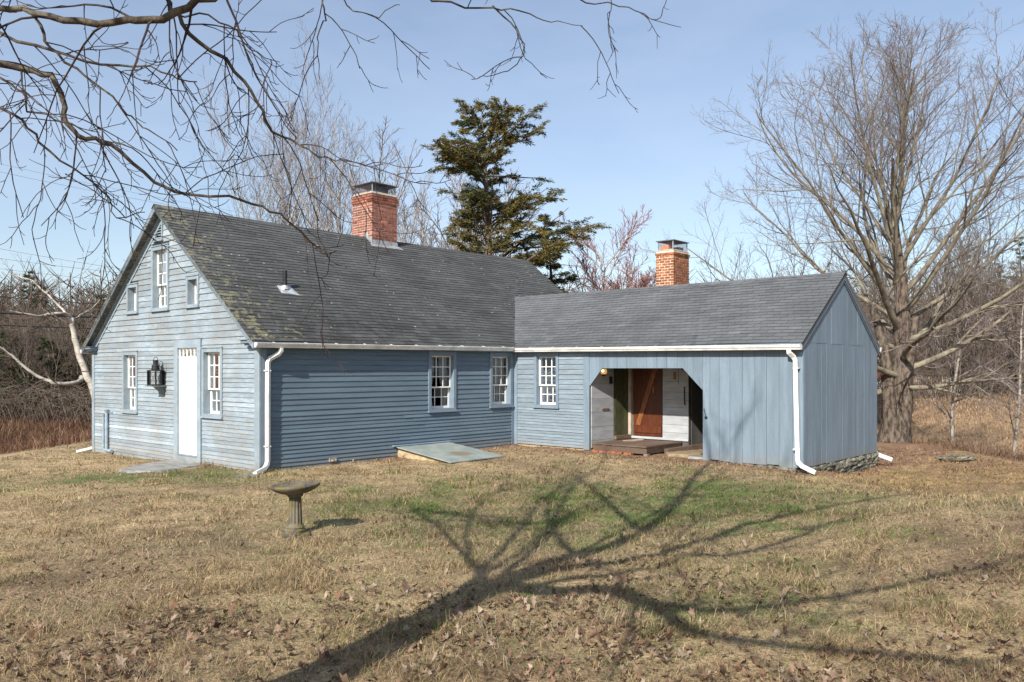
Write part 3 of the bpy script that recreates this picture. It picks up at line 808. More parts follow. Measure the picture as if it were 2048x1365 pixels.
# ------------------------------------------------------------------ roofs
TH = math.atan(0.768); PH = math.atan(0.678)
def sag(t): return -0.035 * math.sin(math.pi * min(max(t, 0), 12.6) / 12.6)
def MS(u, w, n):      # main front slope: u along eave, w up the slope, n normal offset
    return (u, -0.15 + w * math.cos(TH) - n * math.sin(TH), 2.54 + w * math.sin(TH) + n * math.cos(TH) + sag(u) * w / 5.25 + 0.010 * math.sin(u * 2.1 + w) )
def WSL(u, w, n):     # wing front slope
    return (7.42 + w * math.cos(PH) - n * math.sin(PH), u, 2.526 + w * math.sin(PH) + n * math.cos(PH) + 0.008 * math.sin(u * 1.7))
LM = (mid + 0.15) / math.cos(TH); LW = (9.815 - 7.42) / math.cos(PH)
WV = 2.096 / math.cos(TH)              # slope distance on the main roof where the wing ridge meets it
def valley_t(w): return 7.42 + min(w / WV, 1.0) * 2.395
def valley_s(w): return -0.15 + min(w / LW, 1.0) * 2.096

V, F = [], []
for a, b in (((-0.25, -0.15), (HL + 0.2, mid)), ):
    extrude(V, F, lambda u, w, o: MS(u, w, o), [(-0.25 + (12.8 + 0.25) * k / 12, 0.0) for k in range(13)] + [(12.8 - (12.8 + 0.25) * k / 12, LM) for k in range(13)], -0.105, -0.004)
main_roof = mk('main_roof', V, F, M['shingle_old'], house, tone=-0.3)
tag(main_roof, 'old dark grey shingle roof with lichen')
V, F = [], []
extrude(V, F, lambda u, w, o: (u, GW + 0.15 - w * math.cos(TH) + o * math.sin(TH), 2.54 + w * math.sin(TH) + o * math.cos(TH) + sag(u) * w / 5.25),
        [(-0.25 + (12.8 + 0.25) * k / 12, 0.0) for k in range(13)] + [(12.8 - (12.8 + 0.25) * k / 12, LM) for k in range(13)], -0.105, -0.004)
mk('rear_slope', V, F, M['shingle_old'], main_roof, tone=0.0)
V, F = [], []
extrude(V, F, lambda u, w, o: WSL(u, w, o), [(WS - 0.06, 0), (-0.15, 0), (1.946, LW), (WS - 0.06, LW)], -0.09, -0.004)
wing_roof = mk('wing_roof', V, F, M['shingle_new'], house, tone=-0.3)
tag(wing_roof, 'newer smooth grey shingle roof of the wing')
V, F = [], []
extrude(V, F, lambda u, w, o: (12.21 - w * math.cos(PH) + o * math.sin(PH), u, 2.526 + w * math.sin(PH) + o * math.cos(PH)), [(WS - 0.06, 0), (-0.15, 0), (1.946, LW), (WS - 0.06, LW)], -0.09, -0.004)
mk('rear_slope', V, F, M['shingle_new'], wing_roof, tone=0.0)

def shingles(S, L, expo, width, ulo, uhi, wjit, tsd, rng, thick):
    out = []
    nrow = int(L / expo) + 1
    for i in range(nrow):
        w0 = i * expo; w1 = min(w0 + expo + 0.028, L + 0.01)
        if w1 - w0 < 0.03: continue
        a, b = ulo(w0), uhi(w0)
        u = a - ((i % 3) / 3.0 + 0.05 * rng.random()) * width
        ctone = rng.gauss(0, tsd * 0.6)
        while u < b:
            wd = width * (1 + rng.uniform(-0.02, 0.02)); u0, u1 = max(u, a), min(u + wd - 0.006, b)
            u += wd
            if u1 - u0 < 0.02: continue
            b1 = min(u1, uhi(w1)) if uhi(w1) < b else u1 if abs(u1 - b) > 1e-6 or uhi(w1) <= b else uhi(w1)
            a1 = max(u0, ulo(w1))
            if b1 - a1 < 0.01: b1 = a1 + 0.01
            j = rng.gauss(0, wjit); h = thick + abs(rng.gauss(0, 0.002)); k = rng.gauss(0, wjit * .7)
            e1, e2 = S(u0, w0 + j, h), S(u1, w0 + j + k, h + rng.gauss(0, .001))
            V = [e1, e2, S(b1, w1, 0.003), S(a1, w1, 0.003), e1, e2, S(u1, w0 + j + k, -0.003), S(u0, w0 + j, -0.003),
                 e2, S(b1, w1, 0.003), S(b1, w1, -0.003), S(u1, w0 + j + k, -0.003)]
            d2 = sum((V[0][q] - CAML[q]) ** 2 for q in range(3))
            out.append(((u1 - u0) * expo / d2, V, ctone + rng.gauss(0, tsd)))
    return out
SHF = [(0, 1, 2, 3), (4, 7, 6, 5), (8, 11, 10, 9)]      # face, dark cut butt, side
sh_main = shingles(MS, LM, 0.127, 0.305, lambda w: -0.265, lambda w: valley_t(w) if w < WV else 12.81, 0.004, 0.10, rng, 0.016)
sh_wing = shingles(WSL, LW, 0.127, 0.305, lambda w: WS - 0.075, valley_s, 0.003, 0.075, rng, 0.014)
allsh = sorted([(x, 0) for x in sh_main] + [(x, 1) for x in sh_wing], key=lambda q: -q[0][0])
rest = ([], [], []), ([], [], [])
for n, ((sz, V, tn), which) in enumerate(allsh):
    par = (main_roof, wing_roof)[which]; mat = (M['shingle_old'], M['shingle_new'])[which]
    if n < 300:
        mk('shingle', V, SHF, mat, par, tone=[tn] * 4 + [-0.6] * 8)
    else:
        rv, rf, rt = rest[which]; k = len(rv)
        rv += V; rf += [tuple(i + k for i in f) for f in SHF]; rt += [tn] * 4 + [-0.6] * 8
for which in (0, 1):
    rv, rf, rt = rest[which]
    o = mk('shingle_courses', rv, rf, (M['shingle_old'], M['shingle_new'])[which], (main_roof, wing_roof)[which], tone=rt)
    o['kind'] = 'stuff'
# ridge caps
def ridge(parent, mat, p, axis, u0, u1, slope, zf):
    u = u0
    while u < u1:
        un = min(u + 0.31, u1); V = []
        for uu, h in ((u, 0.018), (un, 0.010)):
            for d in (-0.13, 0.0, 0.13):
                z = zf(uu) + h - abs(d) * slope
                V.append((uu, p + d, z) if axis == 0 else (p + d, uu, z))
        mk('ridge_cap', V, [(0, 1, 4, 3), (1, 2, 5, 4)], mat, parent, tone=rng.gauss(0, 0.08)); u = un - 0.01 if un < u1 else un
ridge(main_roof, M['shingle_old'], mid, 0, -0.265, 5.80, 0.768, lambda u: 5.74 + sag(u))
ridge(main_roof, M['shingle_old'], mid, 0, 6.70, 12.81, 0.768, lambda u: 5.74 + sag(u))
ridge(wing_roof, M['shingle_new'], 9.815, 1, WS - 0.075, 1.92, 0.678, lambda u: 4.15)

# vent pipe on the old slope
V, F = [], []
vb = MS(1.52, (1.472 + 0.15) / math.cos(TH), 0.0)
lathe(V, F, [(0.05, -0.05), (0.05, 0.42), (0.042, 0.42), (0.042, 0.3)], vb, 14)
vp = mk('vent_pipe', V, F, M['black_iron'], house, tone=0.0, smooth=False)
V, F = [], []
wb = (1.472 + 0.15) / math.cos(TH)
extrude(V, F, lambda u, w, o: MS(u, w, o), [(1.33, wb - 0.2), (1.76, wb - 0.24), (1.70, wb + 0.12), (1.36, wb + 0.1)], 0.014, 0.024)
lathe(V, F, [(0.085, 0.0), (0.075, 0.06), (0.053, 0.09)], vb, 14)
mk('pipe_flashing', V, F, M['flashing'], vp, tone=0.5)

# ------------------------------------------------------------------ chimneys
def chimney(t0, t1, s0, s1, zb, zt, mat, mortar, corbel, label, keep, seed):
    rr = random.Random(seed)
    V, F = [], []
    box(V, F, t0 + 0.006, t1 - 0.006, s0 + 0.006, s1 - 0.006, zb, zt)
    ch = mk('chimney', V, F, mortar, house, tone=0.0); ch['label'] = label
    bl, bh, j, dp = 0.195, 0.054, 0.0165, 0.095
    pieces = []; z = zb + 0.004; row = 0
    while z + bh < zt:
        out = corbel(z + bh / 2)
        for side in range(4):
            # side 0: facing -t, 1: facing -s, 2: +t, 3: +s
            L0, L1 = ((s0, s1) if side in (0, 2) else (t0, t1))
            lead = (row + side) % 2
            L0 -= out; L1 += out
            if lead == 0: c0, c1 = L0, L1
            else: c0, c1 = L0 + dp + j, L1 - dp - j
            n = max(2, round((c1 - c0) / (bl + j))); wd = (c1 - c0 + j) / n
            for k in range(n):
                a = c0 + k * wd; b = a + wd - j
                o = out + rr.uniform(0, 0.004); i0 = dp
                if side == 0: bx = (t0 - o, t0 + i0, a, b)
                elif side == 2: bx = (t1 - i0, t1 + o, a, b)
                elif side == 1: bx = (a, b, s0 - o, s0 + i0)
                else: bx = (a, b, s1 - i0, s1 + o)
                vis = 2 if side in (0, 1) else 0
                zz = z + rr.uniform(-.002, .002)
                pieces.append((vis, row, bx, zz, zz + bh, rr.gauss(0, 0.17) if rr.random() > 0.08 else rr.uniform(0.4, 1.0)))
        z += bh + j; row += 1
    pieces.sort(key=lambda q: -q[0])
    rv, rf, rt = [], [], []
    for n, (vis, row, bx, za, zb2, tn) in enumerate(pieces):
        if n < keep and vis:
            V, F = [], []
            box(V, F, *bx, za, zb2); mk('brick', V, F, mat, ch, tone=tn)
        else:
            k = len(rv); box(rv, rf, *bx, za, zb2); rt += [tn] * 8
    if rv:
        o = mk('brick_courses', rv, rf, mat, ch, tone=rt); o['kind'] = 'stuff'
    return ch
def hood(ch, t0, t1, s0, s1, z0, z1, ov, rise):
    ct, cs = (t0 + t1) / 2, (s0 + s1) / 2
    V = [(t0 - ov, s0 - ov, z1), (t1 + ov, s0 - ov, z1), (t1 + ov, s1 + ov, z1), (t0 - ov, s1 + ov, z1),
         (t0 - ov, s0 - ov, z1 + 0.02), (t1 + ov, s0 - ov, z1 + 0.02), (t1 + ov, s1 + ov, z1 + 0.02), (t0 - ov, s1 + ov, z1 + 0.02), (ct, cs, z1 + rise)]
    F = [(3, 2, 1, 0), (0, 1, 5, 4), (1, 2, 6, 5), (2, 3, 7, 6), (3, 0, 4, 7), (4, 5, 8), (5, 6, 8), (6, 7, 8), (7, 4, 8)]
    mk('hood', V, F, M['hood_metal'], ch, tone=0.0)
    for x, y in ((t0, s0), (t1, s0), (t1, s1), (t0, s1)):
        V, F = [], []
        box(V, F, x - 0.011, x + 0.011, y - 0.011, y + 0.011, z0, z1); mk('hood_post', V, F, M['flashing'], ch, tone=0.0)
    V, F = [], []
    for (xa, ya), (xb, yb) in (((t0, s0), (t1, s0)), ((t1, s0), (t1, s1)), ((t1, s1), (t0, s1)), ((t0, s1), (t0, s0))):
        n = int(math.hypot(xb - xa, yb - ya) / 0.028)
        for i in range(1, n):
            x = xa + (xb - xa) * i / n; y = ya + (yb - ya) * i / n
            box(V, F, x - 0.0012, x + 0.0012, y - 0.0012, y + 0.0012, z0, z1)
        for i in range(1, 7):
            z = z0 + (z1 - z0) * i / 7
            box(V, F, min(xa, xb) - 0.0011, max(xa, xb) + 0.0011, min(ya, yb) - 0.0011, max(ya, yb) + 0.0011, z - 0.0012, z + 0.0012)
    mk('spark_screen', V, F, M['hood_metal'], ch, tone=0.0)
CB = (5.79, 6.70, 3.74, 4.62)
ch1 = chimney(*CB, 5.15, 6.93, M['brick'], M['mortar'], lambda z: 0.028 if z > 6.72 else 0.0, 'large red brick chimney on the main ridge', 190, 5)
V, F = [], []
t0, t1, s0, s1 = CB
V = [(t0 - .03, s0 - .03, 6.93), (t1 + .03, s0 - .03, 6.93), (t1 + .03, s1 + .03, 6.93), (t0 - .03, s1 + .03, 6.93), (t0 + .04, s0 + .04, 7.0), (t1 - .04, s0 + .04, 7.0), (t1 - .04, s1 - .04, 7.0), (t0 + .04, s1 - .04, 7.0)]
mk('mortar_crown', V, BOXF, M['crown_wash'], ch1, tone=0.0)
V, F = [], []
box(V, F, 5.98, 6.28, 4.2, 4.48, 7.0, 7.09); mk('flue_liner', V, F, M['terracotta'], ch1, tone=0.0)
V, F = [], []
box(V, F, 6.1, 6.48, 3.86, 4.12, 7.0, 7.14); box(V, F, 6.07, 6.51, 3.83, 4.15, 7.14, 7.17); mk('flue_damper', V, F, M['hood_metal'], ch1, tone=-0.3)
hood(ch1, t0 + .05, t1 - .05, s0 + .05, s1 - .05, 6.98, 7.23, 0.08, 0.12)
# lead flashing at its foot
V, F = [], []
fz = RZ(s0) + sag(6.2)
extrude(V, F, lambda a, z, o: (a, s0 - o, z), [(t0 - 0.03, fz - 0.02), (t1 + 0.03, fz - 0.02), (t1 + 0.01, fz + 0.13), (t0 - 0.01, fz + 0.13)], 0.004, 0.010)
wfoot = (s0 + 0.15) / math.cos(TH)
extrude(V, F, lambda u, w, o: MS(u, w, o), [(t0 - 0.10, wfoot - 0.14), (t1 + 0.14, wfoot - 0.15), (t1 + 0.06, wfoot + 0.02), (t0 - 0.05, wfoot + 0.02)], 0.015, 0.022)
extrude(V, F, lambda a, z, o: (t0 - o, a, z), [(s0 - 0.01, fz - 0.03), (s0 + 0.30, fz + 0.19), (s0 + 0.30, fz + 0.36), (s0 + 0.15, fz + 0.36), (s0 + 0.15, fz + 0.2), (s0 - 0.01, fz + 0.2)], 0.004, 0.012)
mk('lead_flashing', V, F, M['flashing'], ch1, tone=0.15)
CS = (10.12, 10.92, -3.33, -2.80)
ch2 = chimney(*CS, 3.6, 5.12, M['brick_orange'], M['mortar_pale'], lambda z: (0.022 if 4.98 < z < 5.06 else (0.008 if z >= 5.06 else 0.0)), 'smaller orange brick chimney behind the wing ridge', 110, 8)
t0, t1, s0, s1 = CS
V = [(t0, s0, 5.12), (t1, s0, 5.12), (t1, s1, 5.12), (t0, s1, 5.12), (t0 + .05, s0 + .05, 5.165), (t1 - .05, s0 + .05, 5.165), (t1 - .05, s1 - .05, 5.165), (t0 + .05, s1 - .05, 5.165)]
mk('mortar_crown', V, BOXF, M['crown_wash'], ch2, tone=0.0)
V, F = [], []
box(V, F, t0 + .12, t0 + .36, s0 + .22, s1 - .08, 5.165, 5.29); mk('flue_liner', V, F, M['terracotta'], ch2, tone=0.2)
V, F = [], []
box(V, F, t0 + .42, t1 - .12, s0 + .1, s1 - .12, 5.165, 5.25); mk('flue_damper', V, F, M['hood_metal'], ch2, tone=-0.3)
hood(ch2, t0 + .04, t1 - .04, s0 + .04, s1 - .04, 5.15, 5.38, 0.05, 0.09)

# ------------------------------------------------------------------ wing: vertical boards, opening, foundation
def open_top(a):
    if a >= -2.49 or a <= -5.585: return None
    if a > -2.877: return 1.565 + (-2.49 - a) / 0.387 * 0.448
    if a < -5.08: return 2.013 - (-5.08 - a) / 0.505 * 0.49
    return 2.013
edges = [-2.491]
while edges[-1] > -5.3: edges.append(edges[-1] - rng.uniform(0.255, 0.295))
edges[-1] = -5.585
edges += [-5.76, -5.98, -6.235, -6.522, -6.796, -7.064, -7.337, -7.622, -7.835]
V, F = [], []
extrude(V, F, PW, rect(WS, -5.585, 0.0, 2.5), -0.05, -0.012)
extrude(V, F, PW, [(-2.45, 1.57), (-2.86, 2.03), (-5.09, 2.03), (-5.585, 1.54), (-5.585, 2.5), (-2.45, 2.5)], -0.05, -0.012)
bcore = mk('boarded_wall', V, F, M['board_paint'], house, tone=-0.2)
for a1, a0 in zip(edges, edges[1:]):
    h = a1 - 0.003; l = a0 + 0.003; o = 0.016 + rng.uniform(-0.004, 0.004)
    if l > -5.586:
        pts = sorted({h, l} | {x for x in (-2.877, -5.08) if l < x < h})
        poly = [(p, open_top(min(max(p, -5.5849), -2.4901))) for p in pts] + [(h, 2.47), (l, 2.47)]
    else:
        b = rng.uniform(-0.035, 0.01); poly = [(l, b + rng.uniform(-.006, .006)), (h, b), (h, 2.47), (l, 2.47)]
    V, F = [], []
    extrude(V, F, PW, poly, -0.010, o); mk('vertical_board', V, F, M['board_paint'], bcore, tone=rng.gauss(0, 0.05))
V, F = [], []
extrude(V, F, PE, [(WT, 0.0), (WB, 0.0), (WB, RW(WB) - 0.12), (9.815, 4.02), (WT, RW(WT) - 0.12)], -0.08, -0.004)
ecore = mk('wing_gable_wall', V, F, M['wgable_paint'], house, tone=-0.1)
a = WT
while a < WB - 0.02:
    w = rng.uniform(0.17, 0.30); b = min(a + w, WB + 0.015)
    if WB + 0.015 - b < 0.1: b = WB + 0.015
    tn = rng.gauss(0, 0.035)
    V, F = [], []
    extrude(V, F, PE, rect(a + .002, b - .002, -0.025 + rng.uniform(-.008, .008), 2.56), 0.0, 0.017 + rng.uniform(-.003, .004))
    mk('vertical_board', V, F, M['wgable_paint'], ecore, tone=tn)
    pts = [a + .002, b - .002] + ([9.815] if a + .002 < 9.815 < b - .002 else [])
    pts.sort(); pts = [p for p in pts if RW(p) - 0.10 > 2.57]
    if len(pts) >= 2:
        V, F = [], []
        extrude(V, F, PE, [(pts[0], 2.54), (pts[-1], 2.54)] + [(p, RW(p) - 0.10) for p in pts[::-1]], 0.004, 0.021 + rng.uniform(-.002, .002))
        mk('vertical_board', V, F, M['wgable_paint'], ecore, tone=tn + rng.gauss(0, 0.03))
    a = b
for a0, a1 in ((7.44, 9.815), (9.815, 12.19)):
    strip('rake_board', PE, slope_poly(a0, a1, 0.17, 0.028, RW), 0.026, 0.058, M['wgable_paint'], -0.22)
    strip('rake_moulding', PE, slope_poly(a0, a1, 0.225, 0.172, RW), 0.026, 0.042, M['wgable_paint'], -0.3)
V, F = [], []
box(V, F, WB - 0.02, WB + 0.0, WS, 0.0, -0.5, 2.4); mk('wing_rear_wall', V, F, M['wgable_paint'], house, tone=0.0)
# tan concrete under the clapboarded part, stones under the rest
V, F = [], []
box(V, F, WT + 0.012, WT + 0.3, -2.46, -0.02, -0.6, 0.028)
mk('foundation', V, F, M['concrete_tan'], house, tone=0.0)
V, F = [], []
box(V, F, WT + 0.10, WB - 0.1, WS + 0.12, WS + 0.3, -0.8, 0.0); box(V, F, WT + .1, WT + .3, WS + .301, -5.6, -0.8, -0.02)
found = mk('stone_foundation', V, F, M['room'], house, tone=0.0)
def stone(parent, c, size, rr, P=None, name='stone', mat='fieldstone'):
    V, F = [], []
    idx = {}
    sh = [rr.uniform(0.75, 1.1) for _ in range(27)]
    for i in range(3):
        for j in range(3):
            for k in range(3):
                if (i, j, k) == (1, 1, 1): continue
                d = Vector((i - 1, j - 1, k - 1)); q = d.normalized() * 0.55 + d * 0.45
                q *= sh[i * 9 + j * 3 + k]
                idx[i, j, k] = len(V)
                x, y, z = q.x * size[0] / 2 * 1.1, q.y * size[1] / 2 * 1.1, q.z * size[2] / 2 * 1.1
                V.append((c[0] + x, c[1] + y, c[2] + z) if P is None else P(c[0] + x, c[2] + z, c[1] + y))
    for ax in range(3):
        for side in (0, 2):
            for p in range(2):
                for q in range(2):
                    def key(u, v):
                        l = [u, v]; l.insert(ax, side); return idx[tuple(l)]
                    F.append((key(p, q), key(p + 1, q), key(p + 1, q + 1), key(p, q + 1)))
    return mk(name, V, F, M[mat], parent, tone=rr.gauss(0, 0.22))
z = -0.04
while z > -0.46:
    h = rng.uniform(0.06, 0.105); a = WT + 0.06
    while a < WB - 0.02:
        w = rng.uniform(0.13, 0.34)
        stone(found, (a + w / 2, -0.045 + rng.uniform(-.03, .015), z - h / 2 + rng.uniform(-.01, .01)), (w * 1.06, 0.2, h * 1.12), rng, PE); a += w
    z -= h
a = WS + 0.1
while a < -5.6:
    w = rng.uniform(0.15, 0.35)
    stone(found, (a + w / 2, -0.03, -0.07), (w * 1.05, 0.2, 0.12), rng, PW); a += w

# ------------------------------------------------------------------ the open porch inside the wing
V, F = [], []
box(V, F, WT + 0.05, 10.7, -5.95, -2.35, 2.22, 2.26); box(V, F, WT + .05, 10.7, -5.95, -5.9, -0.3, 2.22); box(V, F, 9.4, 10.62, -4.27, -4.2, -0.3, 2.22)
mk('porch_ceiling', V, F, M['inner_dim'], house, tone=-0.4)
PL = lambda a, z, o: (a, -2.5 - o, z)
PB = lambda a, z, o: (9.27 - o, a, z)
PD = lambda a, z, o: (10.6 - o, a, z)
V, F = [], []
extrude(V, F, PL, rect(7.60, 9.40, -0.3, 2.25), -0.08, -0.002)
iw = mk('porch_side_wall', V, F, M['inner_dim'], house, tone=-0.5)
z = 0.05
for h in (0.18, 0.33, 0.36, 0.34, 0.36, 0.34, 0.3):
    V, F = [], []
    extrude(V, F, PL, rect(7.605, 8.545, z + 0.003, min(z + h, 2.21) - 0.003), 0.0, 0.02 + rng.uniform(-.003, .003)); mk('wall_plank', V, F, M['inner_white'], iw, tone=rng.gauss(0, .04)); z += h
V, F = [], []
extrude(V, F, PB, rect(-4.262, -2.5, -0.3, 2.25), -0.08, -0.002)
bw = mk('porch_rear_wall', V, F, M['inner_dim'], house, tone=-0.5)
z = 0.26
for h in (0.14, 0.2, 0.26, 0.17, 0.19, 0.2, 0.26, 0.55):
    V, F = [], []
    extrude(V, F, PB, rect(-4.262, -3.53, z + 0.003, min(z + h, 2.21) - 0.003), 0.0, 0.02 + rng.uniform(-.003, .003)); mk('wall_plank', V, F, M['inner_white'], bw, tone=rng.gauss(0, .04)); z += h
V, F = [], []
extrude(V, F, PB, rect(-4.262, -2.6, 0.205, 0.262), 0.0, 0.035); mk('base_board', V, F, M['inner_white'], bw, tone=0.1)
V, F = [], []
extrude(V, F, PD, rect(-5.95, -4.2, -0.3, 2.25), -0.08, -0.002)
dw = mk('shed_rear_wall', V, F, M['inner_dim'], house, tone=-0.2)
z = 0.0
for h in (0.3, 0.32, 0.3, 0.34, 0.3, 0.32, 0.3):
    V, F = [], []
    extrude(V, F, PD, rect(-5.9, -4.25, z + .003, z + h - .003), 0.0, 0.02); mk('wall_plank', V, F, M['inner_dim'], dw, tone=0.9 + rng.gauss(0, .08)); z += h
# doors
V, F = [], []
for k in range(3):
    a0 = 8.60 + k * 0.205
    V, F = [], []
    extrude(V, F, PL, rect(a0, a0 + 0.2, 0.3, 2.1), 0.0, 0.03)
    if k == 0: gd = mk('plank_door', V, F, M['green_door'], house, tone=0.0); gd['label'] = 'dark green plank door in the porch'
    else: mk('door_plank', V, F, M['green_door'], gd, tone=rng.gauss(0, .1))
V, F = [], []
extrude(V, F, PL, rect(8.55, 9.27, 0.2, 0.295), 0.0, 0.1); mk('door_sill', V, F, M['deck_wood'], gd, tone=0.6)
V, F = [], []
box(V, F, 9.19, 9.275, -2.61, -2.535, 0.28, 2.2); mk('door_post', V, F, M['post_wood'], house, tone=0.0)
for k in range(4):
    a0 = -3.515 + k * 0.212
    V, F = [], []
    extrude(V, F, PB, rect(a0, a0 + 0.209, 0.275, 2.12), 0.0, 0.03)
    if k == 0: bd = mk('plank_door', V, F, M['brown_door'], house, tone=0.0); bd['label'] = 'reddish brown braced plank door in the porch'
    else: mk('door_plank', V, F, M['brown_door'], bd, tone=rng.gauss(0, .12))
V, F = [], []
extrude(V, F, PB, rect(-3.50, -2.70, 0.36, 0.54), 0.030, 0.055); mk('ledger', V, F, M['brown_door'], bd, tone=0.25)
V, F = [], []
extrude(V, F, PB, [(-2.88, 0.55), (-2.74, 0.55), (-3.30, 2.1), (-3.44, 2.1)], 0.030, 0.056); mk('brace', V, F, M['brace_wood'], bd, tone=0.0)
V, F = [], []
extrude(V, F, PB, rect(-3.30, -3.27, 1.38, 1.55), 0.032, 0.07); mk('handle', V, F, M['brace_wood'], bd, tone=0.5)
for poly, P_, mt, nm in ((rect(-3.91, -3.85, 1.73, 1.92), PB, 'brass_tag', 'wooden_plaque'), (rect(8.36, 8.46, 1.62, 1.80), PL, 'black_iron', 'mail_holder'), (rect(8.02, 8.32, 0.985, 1.01), PL, 'brass_tag', 'latch_bar')):
    V, F = [], []
    extrude(V, F, P_, poly, 0.021, 0.05); mk(nm, V, F, M[mt], house, tone=0.0)
V, F = [], []
tube(V, F, [PB(-4.17, 1.55, 0.02), PB(-4.17, 1.53, 0.06), PB(-4.175, 1.3, 0.065), PB(-4.18, 1.12, 0.06), PB(-4.18, 1.1, 0.02)], 0.014, 6); mk('grab_handle', V, F, M['black_iron'], house, tone=0.0)
V, F = [], []
tube(V, F, [PB(-4.0, 2.1, 0.05), PB(-4.0, 1.62, 0.05)], 0.005, 5); tube(V, F, [PB(-4.02, 2.12, 0.1), PB(-4.1, 2.07, 0.12), PB(-4.16, 1.98, 0.12)], 0.03, 6)
mk('hanging_tools', V, F, M['black_iron'], house, tone=0.0)
V, F = [], []
tube(V, F, [PW(-5.62, 1.12, 0.02), PW(-5.63, 1.1, 0.045), PW(-5.68, 0.95, 0.05), PW(-5.67, 0.93, 0.02)], 0.008, 6); box(V, F, WT - .035, WT - .015, -5.70, -5.64, 0.9, 0.95)
mk('iron_hook', V, F, M['black_iron'], house, tone=0.0)
# conduits on the gable
for s, zt, r in ((7.22, 0.82, 0.028), (7.03, 0.93, 0.042)):
    V, F = [], []
    tube(V, F, [(-0.075, s, zt), (-0.075, s, 0.35), (-0.075, s, -0.03), (-0.075, s - 0.06, -0.07), (-0.075, s - 0.3, -0.07)], r, 10)
    p = mk('service_conduit', V, F, M['pipe_grey'], house, tone=0.1)
    V, F = [], []
    lathe(V, F, [(r * 1.25, -0.03), (r * 1.25, 0.03), (r * 1.25, 0.03), (0.0, 0.035)], (-0.075, s, zt), 10); mk('conduit_cap', V, F, M['pipe_grey'], p, tone=-0.2)
V, F = [], []
tube(V, F, [(-0.05, 7.03, 0.9), (-0.05, 6.75, 0.9)], 0.012, 6); mk('conduit_branch', V, F, M['pipe_grey'], house, tone=-0.1)
V, F = [], []
extrude(V, F, PF, rect(1.62, 1.80, 0.02, 0.10), 0.02, 0.06); tube(V, F, [(1.66, -0.07, 0.06), (1.66, -0.13, 0.04)], 0.018, 6); tube(V, F, [(1.76, -0.07, 0.06), (1.76, -0.11, 0.05)], 0.015, 6)
mk('hose_tap', V, F, M['weather_wood'], house, tone=0.0)
# ------------------------------------------------------------------ things standing at the house
def at_house(name, t, s, z, label, cat, group=None):
    o = empty(name, W(t, s, z), HA); return tag(o, label, cat, group)
def mv(V, t, s, z): return [(x - t, y - s, q - z) for x, y, q in V]

# wooden porch platform
b0 = (7.62, -3.3, 0.0)
deck = at_house('porch_platform', *b0, 'weathered brown plank platform inside the open porch', 'porch platform')
a = -2.53; k = 0
while a > -4.06:
    w = rng.uniform(0.135, 0.15)
    V, F = [], []
    box(V, F, 7.60 + rng.uniform(-.01, .01), 9.26, a - w + 0.004, a, 0.150, 0.182 + rng.uniform(-.002, .003)); mk('deck_plank', mv(V, *b0), F, M['deck_wood'], deck, tone=0.35 + rng.gauss(0, .14)); a -= w
V, F = [], []
box(V, F, 7.625, 7.665, a + .01, -2.54, 0.0, 0.149); mk('rim_joist', mv(V, *b0), F, M['deck_wood'], deck, tone=0.1)
V, F = [], []
box(V, F, 7.667, 9.2, a + .01, a + 0.05, 0.0, 0.149); mk('rim_joist', mv(V, *b0), F, M['deck_wood'], deck, tone=-0.2)
V, F = [], []
box(V, F, 7.60, 7.72, a - .03, a + 0.08, -0.1, 0.0); mk('support_block', mv(V, *b0), F, M['weather_wood'], deck, tone=-0.2)
# worn doormat on the platform
mt = at_house('door_mat', 8.85, -2.85, 0.185, 'worn pale half round mat on the porch platform', 'door mat')
V = [(0, 0, 0.0), (0, 0, 0.012)]; F = []
for j in range(13):
    aa = math.pi + math.pi * j / 12
    V += [(0.38 * math.cos(aa), 0.3 * math.sin(aa), 0.0), (0.38 * math.cos(aa), 0.3 * math.sin(aa), 0.012)]
for j in range(12):
    F += [(1, 3 + 2 * j, 5 + 2 * j), (2 + 2 * j, 4 + 2 * j, 5 + 2 * j, 3 + 2 * j)]
mk('mat', V, F, M['weather_wood'], mt, tone=0.3)
# loose bricks under the platform's edge
for i, (t, s) in enumerate(((7.57, -2.68), (7.56, -2.91), (7.57, -3.14), (7.55, -3.36), (7.58, -3.62))):
    V, F = [], []
    box(V, F, -0.06, 0.05, -0.1, 0.1, -0.04, 0.025)
    o = mk('loose_brick', V, F, M['brick_orange'], None, tone=rng.uniform(0.0, 0.5)); o.location = W(t, s, -0.015); o.rotation_euler = (rng.uniform(-.1, .1), rng.uniform(-.1, .1), HA + rng.uniform(-.12, .12))
    tag(o, 'loose orange brick under the front edge of the porch platform', 'brick', 'loose bricks under the porch platform')
# old timber and flagstones to the right of it
tb = at_house('old_timber', 8.9, -4.45, 0.0, 'rough dark timber lying beside the porch platform', 'timber')
V, F = [], []
tube(V, F, [(-0.75, 0.15, 0.03), (0.0, -0.02, 0.06), (0.75, -0.18, 0.09)], 0, squash=(0.15, 0.13)); mk('beam', V, F, M['deck_wood'], tb, tone=0.2)
def flag(name, label, cat, pts, z0, z1, mat, tone=0.0, group=None):
    cx = sum(p[0] for p in pts) / len(pts); cy = sum(p[1] for p in pts) / len(pts)
    k = len(pts); o = at_house(name, cx, cy, z0, label, cat, group)
    V = [(x - cx, y - cy, 0) for x, y in pts] + [((x - cx), (y - cy), (z1 - z0) * rng.uniform(.7, .85)) for x, y in pts] + [((x - cx) * .94, (y - cy) * .94, (z1 - z0) * rng.uniform(.95, 1.05)) for x, y in pts]
    F = [tuple(range(k))[::-1], tuple(range(2 * k, 3 * k))]
    for i in range(k):
        j = (i + 1) % k; F += [(i, j, k + j, k + i), (k + i, k + j, 2 * k + j, 2 * k + i)]
    mk('slab', V, F, M[mat], o, tone=tone)
